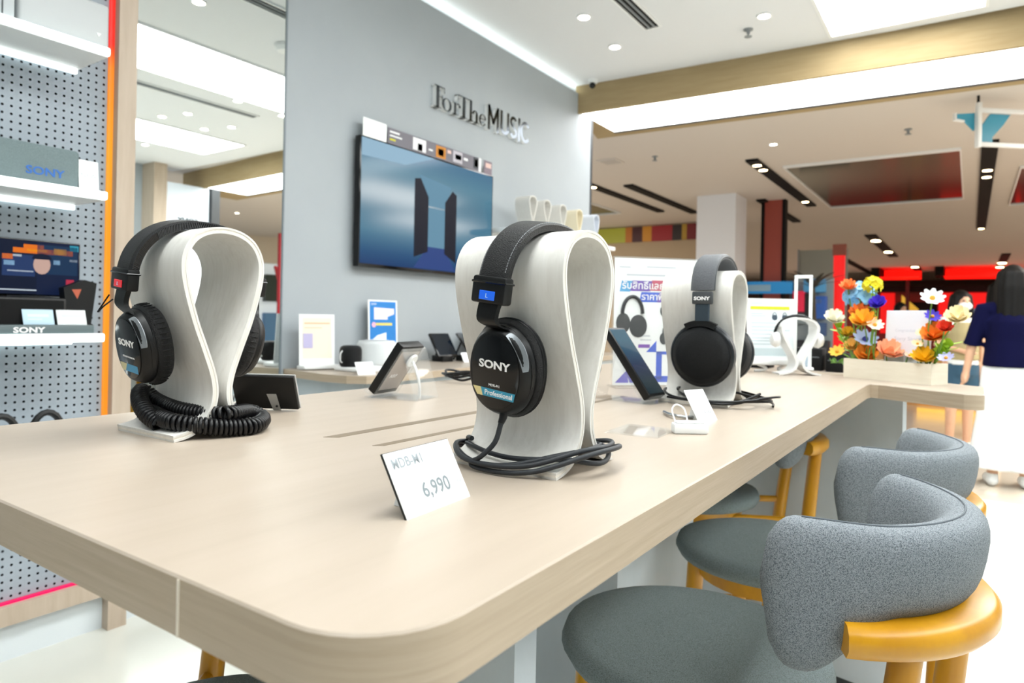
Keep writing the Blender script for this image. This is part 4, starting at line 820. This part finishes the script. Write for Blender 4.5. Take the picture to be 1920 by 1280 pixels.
for (x, y, l, a) in ((-2.20, 2.10, 'white tilted card in front of the small black speaker', -.2), (-2.42, 3.12, 'white tilted card in front of the phones on the wall counter', -.1)):
    t = thing('counter_card', l, 'card', (x, y, WZ), (-.5, 0, WR + a)); MB().rbox(-.045, .045, 0, .003, 0, .062, .001, 1).build('sheet', whitec, t); MB().box(-.03, .02, -.0004, 0, .04, .044).build('print', inkgrey, t)
t = thing('round_speaker', 'squat white cylindrical speaker on the wall counter', 'speaker', (-2.46, 2.41, WZ))
MB().lathe([(.001, 0), (.085, 0), (.098, .01), (.1, .03), (.098, .12), (.088, .135), (.001, .138)], 32).build('body', weave('pale_mesh', '#dfe2e2', '#cfd4d6', 900), t, 60); MB().lathe([(.001, .138), (.06, .1385), (.001, .140)], 24).build('top_disc', white, t)
t = thing('counter_sign', 'blue promotion card with white lettering behind the white speaker', 'sign', (-2.62, 2.62, WZ), (-.05, 0, WR - .12))
MB().box(-.098, .098, 0, .004, .08, .345).build('holder', white, t); MB().box(-.088, .088, -.001, 0, .09, .337).build('sheet', flat('#1f7cc8'), t); MB().box(-.03, .03, .001, .03, 0, .08).build('foot', white, t)
MB().prism([(-.06, .24), (.03, .24), (.03, .255), (.075, .27), (.075, .30), (-.06, .305)], .001, .0016, RX(PI / 2)).build('print_block', flat('#e4dfee'), t); MB().box(-.05, .06, -.0016, -.001, .208, .222).build('print_bar', flat('#e0cf6a'), t); MB().prism([(-.075, .1), (.02, .1), (.02, .17), (-.04, .155), (-.075, .13)], .001, .0016, RX(PI / 2)).build('print_block', flat('#e6eef4'), t); MB().lathe([(.001, 0), (.014, 0), (.014, .0006), (.001, .0006)], 14, TR((-.062, -.001, .212)) @ RX(PI / 2)).build('print_dot', flat('#e8b0c8'), t); MB().text('SONY', .014, .0002, TR((-.08, -.0014, .318)), 'LEFT').build('lettering', inkw, t)
ph = [(-2.50, 3.02, .075, .16, .015, .62, WR - .15, 'dark phone lying back on a holder, left of the other phones'), (-2.47, 3.22, .075, .165, .012, .62, WR + .5, 'dark phone leaning on a thin clear holder beside the front stand'), (-2.56, 3.42, .08, .16, .02, .6, WR, 'dark phone half hidden behind the front stand')]
for x, y, w, h, th, ti, rz, l in ph:
    t = thing('display_phone', l, 'phone', (x, y, WZ), (0, 0, rz)); T = TR((0, 0, .03)) @ RX(-ti)
    MB().rbox(-w, w, -th / 2, th / 2, 0, h, .004, 2, T).build('body', blackg, t); MB().box(-w + .008, w - .008, -th / 2 - .0006, -th / 2, .008, h - .008, T).build('screen', mat('phone_screen', '#0a1420', .08), t); MB().rbox(-.04, .04, .0, .1, 0, .035, .004).build('holder', black, t)
    MB().tube([T @ Vector((0, th / 2, h * .7)), Vector((0, .12, .004))], .006, 8).build('prop', black, t)
t = thing('display_case', 'upright black box with a pale mark behind the phones on the wall counter', 'box', (-2.58, 3.66, WZ), (0, 0, WR)); MB().rbox(-.07, .09, -.05, .05, 0, .29, .004).build('body', black, t); MB().ball((.0, -.051, .15), (.03, .002, .012), 14, 6).build('mark', chrome, t)

# shelf with five small stands at the end of the television wall
t = thing('wall_shelf', 'white wall shelf carrying a row of small bent headphone stands', 'shelf', (WX, 4.36, 1.80)); MB().rbox(0, .27, -.72, .70, -.03, 0, .004).build('board', white, t); MB().box(0, .02, -.7, .68, -.09, -.03).build('bracket', white, t)
for i, (u, l) in enumerate(((993, 'first small headphone stand on the wall shelf, nearest the television'), (1020, 'second small headphone stand on the wall shelf from the television'), (1050, 'middle one of five small headphone stands on the wall shelf'), (1081, 'fourth small headphone stand on the wall shelf from the television'), (1113, 'last small headphone stand on the wall shelf, at the wall corner'))):
    p = tx(u, 385, -2.48); headphone_stand((-2.45, p.y, 1.80), l, 1.0, 0, -.15, plywood if i < 3 else (mat('cream_ply', '#e6dcc0', .5) if i == 3 else mat('bluish_ply', '#d4dae4', .5)), 'small headphone stands on the wall shelf', .78)

# ================================================================== THE MALL BEYOND
MZ = 3.16
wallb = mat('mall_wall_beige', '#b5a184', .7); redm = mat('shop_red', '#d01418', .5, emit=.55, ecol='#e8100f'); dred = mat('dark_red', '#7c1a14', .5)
struct('wall_far', bx(-16, 14, 33.8, 34, 0, MZ), mat('mall_wall_dark', '#6d5148', .7)); struct('wall_mall_left', bx(-16.2, -16, 5, 34, 0, MZ), wallb); struct('wall_mall_right', bx(14, 14.2, 5, 34, 0, MZ), wallb)
struct('wall_shop_side', bx(-16, -4.4, 13.0, 13.2, 0, MZ), wallb)
t = thing('white_column', 'square white column standing in the mall behind the poster', 'column', (-3.27, 10.62, 0))
MB().box(-.30, .30, -.30, .30, .12, MZ).build('shaft', mat('column_white', '#e4e6ea', .6), t); MB().box(-.315, .315, -.315, .315, 0, .12).build('base', midgrey, t)
t = thing('shop_sign_band', 'strip of dark red, black and yellow-green sign panels left of the white column', 'sign', (0, 12.99, 0)); cl = [('#8f8f2c', -7.4, -6.0), ('#9a5a1c', -6.0, -5.85), ('#3a1a1a', -5.85, -5.62), ('#a8701e', -5.62, -5.42), ('#7e1a1c', -5.42, -4.98), ('#241a16', -4.98, -4.78), ('#8a6a1e', -4.78, -4.68), ('#5a1414', -4.68, -4.45)]
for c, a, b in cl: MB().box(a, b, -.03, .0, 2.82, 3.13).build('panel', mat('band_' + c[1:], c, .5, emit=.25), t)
# dark red framed post and thin red column
t = thing('framed_post', 'dark red panel in a black frame hanging in the mall right of the white column', 'column', (-2.62, 11.2, 0))
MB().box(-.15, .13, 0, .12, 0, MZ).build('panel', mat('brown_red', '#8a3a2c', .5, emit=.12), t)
for x in (-.19, .13): MB().box(x, x + .05, -.02, .14, 0, MZ).build('frame_bar', blackm, t)
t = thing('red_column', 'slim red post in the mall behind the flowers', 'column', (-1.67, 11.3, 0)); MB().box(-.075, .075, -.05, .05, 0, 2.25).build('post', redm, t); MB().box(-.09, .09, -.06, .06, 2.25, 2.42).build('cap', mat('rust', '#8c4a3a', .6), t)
# black recessed light tracks in the mall ceiling
def track(x, y0, y1, w, spots, label, s=1.0):
    t = thing('light_track', label, 'light track', (x, (y0 + y1) / 2, MZ)); h = (y1 - y0) / 2
    MB().box(-w / 2, w / 2, -h, h, -.03, -.002).build('channel', blackm, t)
    for f in spots: MB().lathe([(.001, -.034), (.05 * s, -.034), (.05 * s, -.03), (.001, -.03)], 14, TR((0, -h + 2 * h * f, 0)) @ Matrix.Diagonal((1, 2.2 if s > 1 else 1, 1, 1))).build('spot', E_warm, t)
track(-2.2, 8.25, 11.95, .14, (.07, .15, .86), 'black light track in the mall ceiling left of the mirrored panel')
track(.14, 8.6, 16.2, .15, (.2, .26, .985), 'long black light track right of the mirrored ceiling panel')
track(-4.6, 8.5, 11.4, .13, (.1,), 'black light track nearest the corner of the television wall')
track(-4.12, 8.95, 11.8, .14, (), 'black light track just left of the white column')
track(-2.78, 11.0, 13.7, .14, (), 'black track across the top of the dark red framed post')
track(-1.83, 16.4, 21.8, .22, (.2, .72), 'short black light track with two bright warm lamps', 2.0)
track(-3.15, 21.5, 29.0, .2, (), 'far black track running towards the red shop')
track(.75, 22.0, 30.5, .2, (.35, .55, .97), 'far black track with warm lamps at the right edge', 2.2)
track(-1.55, 25.5, 27.6, .25, (.15,), 'short far black track with one warm lamp above the white flower', 2.2)
# mirrored ceiling panels
def ceil_mirror(x0, x1, y0, y1, label):
    t = thing('mirrored_ceiling_panel', label, 'ceiling panel', ((x0 + x1) / 2, (y0 + y1) / 2, MZ)); a, b = (x1 - x0) / 2, (y1 - y0) / 2
    MB().box(-a, a, -b, b, -.012, -.002).build('mirror', mirdark, t)
    for q in ((-a - .015, -a, -b - .05, b + .015), (a, a + .015, -b - .05, b + .015), (-a, a, -b - .05, -b), (-a, a, b, b + .015)): MB().box(*q, -.03, -.001).build('frame', white, t)
ceil_mirror(-1.95, -.13, 8.85, 12.25, 'large mirrored panel in the mall ceiling'); ceil_mirror(.48, 2.3, 10.2, 13.2, 'mirrored ceiling panel cut by the right picture edge'); ceil_mirror(-7.5, -5.3, 9.5, 11.2, 'mirrored ceiling panel beside the television wall corner')
q = tz(1450, 270, MZ); downlight(q.x, q.y, 'single warm downlight in the mall ceiling beyond the portal beam', MZ)
for i, (u, v, l) in enumerate(((1228, 293, 'tiny sprinkler in the mall ceiling above the white column'), (1703, 242, 'tiny sprinkler in the mall ceiling left of the hanging sign'))):
    q = tz(u, v, MZ); t = thing('sprinkler', l, 'sprinkler', q); MB().lathe([(.035, 0), (.035, -.008), (.014, -.012), (.012, -.045), (.03, -.048), (.03, -.054), (.002, -.054)], 14).build('body', midgrey, t)
q = tz(1145, 302, MZ); t = thing('ceiling_speaker', 'flat square ceiling grille near the wall corner', 'vent', q); MB().rbox(-.13, .13, -.13, .13, -.012, 0, .003).build('frame', mallceil, t); MB().box(-.1, .1, -.1, .1, -.015, -.012).build('grille', mat('grille_grey', '#b9b4ae', .7), t)
# hanging sign
t = thing('hanging_sign', 'teal Y-shaped sign in white bars hanging below the mall ceiling', 'sign', td(1831, 277, 5.7), (0, 0, YAW + .1)); k = 5.7 / FPX; teal = mat('teal_sheet', '#2f8aa4', .35, emit=.15)
def pp(L_): return [(a * k, b * k) for a, b in L_]
Rp = RX(PI / 2)
MB().rbox(-3 * k, 5 * k, -.03, .01, 0, 84 * k, .004).build('post', white, t); MB().box(-.006, .01, -.015, .0, 84 * k, 100 * k).build('rod', blackm, t)
MB().rbox(5 * k, 92 * k, -.03, .0, 66 * k, 74 * k, .004).build('top_bar', white, t); MB().rbox(5 * k, 92 * k, -.03, .0, 2 * k, 10 * k, .004).build('bottom_bar', white, t)
MB().prism(pp([(-40, 62), (-40, 53), (-22, 50), (-3, 33), (-3, 66)]), -.03, -.01, Rp).build('left_arm', teal, t); MB().prism(pp([(5, 10), (34, 10), (34, 22), (56, 46), (70, 66), (30, 66), (14, 44), (5, 58)]), -.03, -.01, Rp).build('letter_plate', teal, t)
MB().prism(pp([(-43, 64), (-43, 50), (-24, 48), (-24, 51), (-40, 53), (-40, 64)]), -.035, -.005, Rp).build('arm_rim', white, t)
# far red shop
t = thing('red_shop_front', 'red lit shop front with black lintel at the far end of the mall', 'shop', (0, 28, 0))
MB().box(-4.6, 4.0, 0, .3, 2.42, 2.62).build('lintel', blackm, t); MB().box(-4.6, 4.0, .25, .3, 0, 2.42).build('back_wall', dred, t)
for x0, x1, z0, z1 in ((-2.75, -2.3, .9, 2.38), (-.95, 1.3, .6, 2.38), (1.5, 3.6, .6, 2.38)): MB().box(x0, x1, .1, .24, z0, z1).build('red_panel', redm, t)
MB().prism([(-2.1, 1.0), (-1.5, 1.0), (-1.55, 1.8), (-2.08, 2.3)], -.24, -.1, RX(PI / 2)).build('yellow_panel', glow('#e8b040', .7), t); MB().box(-2.1, -1.3, .05, .24, 1.2, 1.3).build('orange_bar', glow('#c84a10', .6), t); MB().box(-2.2, -1.0, .12, .24, 1.4, 2.05).build('dark_opening', blackm, t)
for x in (-1.95, 1.05): MB().box(x, x + .12, -.1, .1, 0, MZ).build('pillar', mat('maroon', '#4a1216', .5), t)
for x0, x1, l in ((-2.6, -1.45, 'left one of two red glowing recesses in the far ceiling'), (-.75, 1.0, 'long right red glowing recess in the far ceiling')):
    t = thing('red_ceiling_recess', l, 'ceiling light', (0, 27.6, MZ)); MB().box(x0, x1, -1.6, 0, -.34, -.32).box(x0, x1, -.02, 0, -.34, 0).build('glow_box', mat('recess_red', '#c01010', .5, emit=.9, ecol='#ff1208'), t); MB().box(x0 - .25, x0, -1.6, 0, -.3, -.002).build('end_block', blackm, t)
# colourful displays in the middle distance
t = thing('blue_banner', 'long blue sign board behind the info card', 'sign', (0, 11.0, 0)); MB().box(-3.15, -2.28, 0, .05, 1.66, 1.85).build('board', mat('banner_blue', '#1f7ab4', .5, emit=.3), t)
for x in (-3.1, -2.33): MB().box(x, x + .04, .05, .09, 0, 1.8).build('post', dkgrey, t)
MB().box(-3.05, -2.6, -.01, 0, 1.70, 1.80).build('print_block', flat('#8fb4cc'), t)
t = thing('display_wall', 'colourful goods display with red, blue and black boxes behind the thin white frame', 'display', (0, 11.05, 0)); MB().box(-2.27, -1.72, .1, .14, 0, 1.9).build('back_panel', mat('panel_grey', '#9aa6aa', .6), t)
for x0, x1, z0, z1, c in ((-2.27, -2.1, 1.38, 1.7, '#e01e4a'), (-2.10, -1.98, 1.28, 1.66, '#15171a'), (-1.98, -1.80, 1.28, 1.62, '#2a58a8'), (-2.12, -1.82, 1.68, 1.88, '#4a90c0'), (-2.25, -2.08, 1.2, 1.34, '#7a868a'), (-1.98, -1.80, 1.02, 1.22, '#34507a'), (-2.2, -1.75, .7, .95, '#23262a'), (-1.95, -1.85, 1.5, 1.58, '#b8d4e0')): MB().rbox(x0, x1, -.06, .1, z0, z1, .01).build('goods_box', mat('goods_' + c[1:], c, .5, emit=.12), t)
# potted palm beside the red post
t = thing('potted_palm', 'dark palm with long leaves in front of a grey wall panel', 'plant', (-1.83, 10.2, 0)); MB().lathe([(.001, 0), (.12, 0), (.14, .4), (.001, .4)], 18).build('pot', dkgrey, t); MB().tube([(0, 0, .4), (.02, 0, 1.2), (.0, .0, 1.7)], [.03, .025, .02], 8).build('trunk', mat('bark', '#4a4436', .8), t)
pm_ = petal_mesh(.42, .035, -.35).mesh('frond', mat('palm_dark', '#2c332f', .5), 60)
for k_ in range(9): link('frond', pm_, t, (0, 0, 1.7), (0, -.75 + .2 * math.sin(k_ * 2), k_ * 2 * PI / 9))
t = thing('grey_partition', 'tall grey-green panel in the mall behind the palm', 'panel', (-1.9, 12.3, 0)); MB().box(-.55, .2, 0, .06, 0, 2.45).build('sheet', mat('partition', '#8f958c', .6), t); MB().box(-.57, -.55, -.02, .08, 0, 2.47).build('edge', midgrey, t)
# second display table beyond the long one
t = thing('far_display_table', 'second display table with black front beyond the end of the long table', 'table', (-.80, 3.99, 0), (0, 0, -.02)); slab([(-.75, -.18), (.30, -.18), (.30, .45), (-.75, .45)], .91, .95, [oak_top, oak_edge], 'top', t); MB().box(-.7, .25, -.12, .40, 0, .91).build('body', black, t)
for i, (x, y, w, h, l) in enumerate(((-1.02, 3.95, .10, .09, 'low black case behind the info card'), (-.74, 4.0, .085, .12, 'black case with pale lid behind the small white stand'), (-.58, 3.97, .055, .10, 'black case beside the flower box'), (-1.28, 4.0, .12, .11, 'black case half hidden by the round headphones'))):
    t = thing('display_case', l, 'box', (x, y, .95)); MB().rbox(-w, w, -.07, .07, 0, h, .006).build('body', blackm, t); MB().box(-w * .8, w * .8, -.071, -.07, h * .6, h * .62).build('seam', midgrey, t)
    if i == 1: MB().prism([(-.03, .02), (.03, .02), (.012, .1), (-.012, .1)], .071, .074, RX(PI / 2)).build('pale_panel', flat('#aebfce'), t)
t = thing('yellow_reflection_block', 'added low block with glowing strips for yellow light reflected in the mall floor', 'block', (-.15, 11.9, 0)); MB().box(-1.2, .8, 0, .5, 0, .78).build('body', mat('tan', '#c0925a', .6), t); MB().box(-.95, -.55, -.02, 0, .1, .74).build('dark_panel', mat('maroon', '#4a1216', .5), t)
for z in (.04, .14): MB().box(-.5, .72, -.04, 0, z, z + .06).build('reflection_strip', glow('#ffc400', 1.6), t)  # glowing strips on an added block imitate yellow light reflected by the floor

# what the mirror shows of the mall
t = thing('red_pole', 'thin red pole with slanted arm at the right edge of the mirror', 'pole', (5.35, 8.0, 0)); MB().box(-.035, .035, -.035, .035, 0, 2.7).build('post', mat('signal_red', '#b0202c', .5), t); MB().tube([(0, 0, 1.75), (.55, .3, 2.1)], .035, 8).build('arm', mat('signal_red', '#b0202c', .5), t)
t = thing('lit_shop', 'far lit shop front with dark shelves in the mall, seen in the mirror', 'shop', (9.5, 11.5, 0), (0, 0, -PI / 2 + .3)); MB().box(-2.5, 2.5, 0, .3, 2.5, MZ).build('fascia', mat('fascia_cream', '#d8cdbb', .6), t); MB().box(-2.5, 2.5, .3, .36, 0, 2.5).build('back_wall', mat('shop_white', '#dfe6ea', .6, emit=.35), t)
for k_ in range(4): MB().box(-2.2 + k_ * 1.1, -1.5 + k_ * 1.1, .05, .28, 1.5, 2.2).build('shelf_unit', mat('shelf_green', '#2c3a32', .6), t); MB().box(-2.2 + k_ * 1.1, -1.5 + k_ * 1.1, .05, .28, .3, 1.2).build('shelf_unit', mat('shelf_blue', '#5a88b4', .6), t)
downlight(6.6, 7.9, 'warm downlight in the mall ceiling, seen in the mirror above the left stand', MZ)

# ================================================================== PEOPLE
skin = mat('skin', '#d9ab8c', .55); hairm = grain('black_hair', '#0c0a09', '#070605', (60, 60, 4), .55, .05, nscale=4, spec=.2)
def person(label, loc, rz, H, arms, top_m, bottom_m, bottoms, shoes_m, sleeves=.35, hair_len=.35, mask=False, vest=None, stance=.10, pose_lean=0, looser=1.0):
    """faces local -y; one continuous body with clothing, hair and shoes as children"""
    t = thing('person', label, 'person', loc, (0, 0, rz)); k = H / 1.65; V_ = lambda x, y, z: Vector((x * k, y * k, z * k))
    b = MB()
    for s in (-1, 1):
        b.tube([V_(s * .09, 0, .88), V_(s * (.05 + stance * .45), -.005, .48), V_(s * (.04 + stance * .6), .015, .09)], [.088 * k, .055 * k, .036 * k], 12, round_ends=True)
        b.tube([V_(s * (.04 + stance * .6), .02, .07), V_(s * (.05 + stance * .6), -.12, .03)], [.035 * k, .026 * k], 10, round_ends=True)
        sh, el, wr = (V_(s * .165, 0, 1.34), V_(*arms[0 if s < 0 else 1][0]), V_(*arms[0 if s < 0 else 1][1]))
        b.tube([V_(s * .09, 0, 1.35), sh, el, wr], [.05 * k, .047 * k, .037 * k, .025 * k], 10, round_ends=True)
        d = (wr - el).normalized(); x, y = basis(d); pc = wr + d * .045 * k
        b.tube([wr, pc, pc + d * .035 * k], [.024 * k, .030 * k, .027 * k], 8, round_ends=True)
        for f in range(4):
            o = (f - 1.5) * .0165 * k; L_ = (.055, .065, .06, .048)[f] * k; p0 = pc + d * .03 * k + x * o
            b.tube([p0, p0 + d * L_ * .5 + y * .006, p0 + d * L_ + y * .018], [.0095 * k, .009 * k, .0075 * k], 6, round_ends=True)
        b.tube([pc + x * .026 * k, pc + x * .044 * k + d * .022 * k, pc + x * .046 * k + d * .045 * k], [.011 * k, .010 * k, .008 * k], 6, round_ends=True)
    b.tube([V_(0, 0, .86), V_(0, 0, .98), V_(0, -.005, 1.1), V_(0, 0, 1.24), V_(0, .01, 1.36)], [.135 * k, .125 * k, .11 * k, .125 * k, .09 * k], 16, round_ends=True)
    b.tube([V_(0, .01, 1.36), V_(0, .0, 1.46)], .048 * k, 12); b.ball(V_(0, -.005, 1.545), (.072 * k, .092 * k, .108 * k), 16, 12); b.ball(V_(0, -.03, 1.48), (.045 * k, .055 * k, .04 * k), 10, 8); b.ball(V_(0, -.10, 1.53), (.012 * k, .016 * k, .020 * k), 8, 6)
    for s in (-1, 1): b.ball(V_(s * .073, .005, 1.54), (.01 * k, .018 * k, .028 * k), 8, 6)
    remesh(b, .0105, 3).build('body', skin, t, 80)
    for s in (-1, 1): MB().ball(V_(s * .031, -.092, 1.556), (.014 * k, .006 * k, .007 * k), 10, 6).build('eye', mat('eye_dark', '#1a1412', .3), t)
    MB().ball(V_(0, -.094, 1.487), (.024 * k, .006 * k, .007 * k), 10, 6).build('mouth', mat('lips', '#b5685c', .5), t)
    # top
    g = MB(); w = looser; g.tube([V_(0, 0, .90), V_(0, 0, 1.0), V_(0, 0, 1.1), V_(0, 0, 1.24), V_(0, .005, 1.37)], [.160 * k * w, .150 * k * w, .140 * k * w, .145 * k * w, .085 * k], 20)
    for s in (-1, 1):
        sh, el, wr = (V_(s * .165, 0, 1.335), V_(*arms[0 if s < 0 else 1][0]), V_(*arms[0 if s < 0 else 1][1])); e = sh.lerp(el, min(sleeves * 2, 1)) if sleeves <= .5 else el.lerp(wr, (sleeves - .5) * 2)
        pts = [V_(s * .07, 0, 1.33), sh] + ([el] if sleeves > .5 else []) + [e]; g.tube(pts, [.075 * k, .066 * k] + ([.055 * k] if sleeves > .5 else []) + [.058 * k * w], 12)
    tp = remesh(g, .012, 3).build('top', top_m, t, 80)
    if vest:
        v_ = MB(); v_.tube([V_(0, -.012, .95), V_(0, -.016, 1.1), V_(0, -.012, 1.22), V_(0, -.006, 1.33)], [.158 * k, .152 * k, .150 * k, .115 * k], 18); remesh(v_, .012, 3).build('vest', vest, t, 80)
    # trousers / shorts
    g = MB(); g.tube([V_(0, 0, .70), V_(0, 0, .80), V_(0, 0, .96), V_(0, 0, 1.0)], [.10 * k, .152 * k, .155 * k, .135 * k], 18)
    zl = {'shorts': .62, 'wide': .13, 'slim': .09}[bottoms]
    for s in (-1, 1):
        f = (.88 - zl) / .80; xk = s * (.075 + stance * .5 * f); r1 = {'shorts': .108, 'wide': .145, 'slim': .062}[bottoms]; rk = {'shorts': .105, 'wide': .118, 'slim': .075}[bottoms]
        g.tube([V_(s * .078, 0, .90), V_(s * (.07 + stance * .25 * f), 0, (.88 + zl) / 2), V_(xk, .012, zl)], [.102 * k, rk * k, r1 * k], 14)
    remesh(g, .012, 3).build('shorts' if bottoms == 'shorts' else 'trousers', bottom_m, t, 80)
    for s in (-1, 1):
        g = MB(); x = s * (.045 + stance * .6); g.tube([V_(x, .05, .045), V_(x, -.03, .05), V_(x + s * .006, -.11, .036), V_(x + s * .008, -.165, .03)], [.042 * k, .046 * k, .042 * k, .030 * k], 12, round_ends=True); g.tube([V_(x, .03, .05), V_(x, .03, .095)], .042 * k, 10)
        sm = remesh(g, .009, 2); sm.v = [(a, b_, max(c, .0)) for a, b_, c in sm.v]; sm.build('shoe', shoes_m, t, 80)
    # hair
    g = MB(); g.ball(V_(0, .012, 1.575), (.088 * k, .100 * k, .098 * k), 16, 12)
    for i in range(9):
        a = math.radians(-28 + 236 * i / 8); px, py = .078 * math.cos(a), .012 + .085 * math.sin(a); g.tube([V_(px * .9, py * .9, 1.6), V_(px * 1.08, py * 1.05, 1.5), V_(px * 1.15, py * 1.1 + .01, 1.56 - hair_len * .75), V_(px * 1.0, py + .02, 1.56 - hair_len)], [.03 * k, .032 * k, .03 * k, .018 * k], 8, round_ends=True)
    remesh(g, .011, 2).build('hair', hairm, t, 80)
    if mask:
        MB().ball(V_(0, -.062, 1.502), (.068 * k, .056 * k, .046 * k), 16, 10).build('face_mask', mat('mask_white', '#eef1f3', .7), t)
    return t
DOWN = (((-.24, .0, 1.08), (-.27, -.05, .86)), ((.24, .0, 1.08), (.27, -.05, .86)))
q = tz(1890, 912, 0); person('person in navy top and wide white trousers at the right edge, seen from behind', q, YAW + PI - .5, 1.66, DOWN, mat('navy_cloth', '#03042c', .9, spec=.15), mat('white_cloth', '#e9eef0', .8), 'wide', mat('sneaker_white', '#e6e9ea', .6), .55, .70, stance=.10, looser=1.12)
q = tz(1797, 845, 0); person('person with white face mask in white top and olive vest, denim shorts and bare legs', q, YAW - .05, 1.54, (((-.23, .02, 1.1), (-.08, -.18, 1.04)), ((.22, .0, 1.08), (.19, -.06, .84))), mat('white_cloth', '#e9eef0', .8), mat('denim', '#2c5068', .8), 'shorts', mat('sneaker_white', '#e6e9ea', .6), .2, .3, True, mat('olive_cloth', '#a89c74', .8), .08)
q = tz(1868, 826, 0); person('person in grey-blue shirt and dark trousers, mostly hidden behind the navy top', q, YAW + 2.6, 1.68, DOWN, mat('greyblue_cloth', '#7d95a4', .8), mat('charcoal_cloth', '#181c26', .8), 'slim', black, .3, .2, stance=.10)
q = td(1688, 640, 11.5); q.z = 0; person('dark-haired person far off in the mall, only the head showing above the card', q, YAW + .2, 1.58, DOWN, mat('black_cloth', '#1c1a1e', .8), mat('charcoal_cloth', '#181c26', .8), 'slim', black, .4, .2)
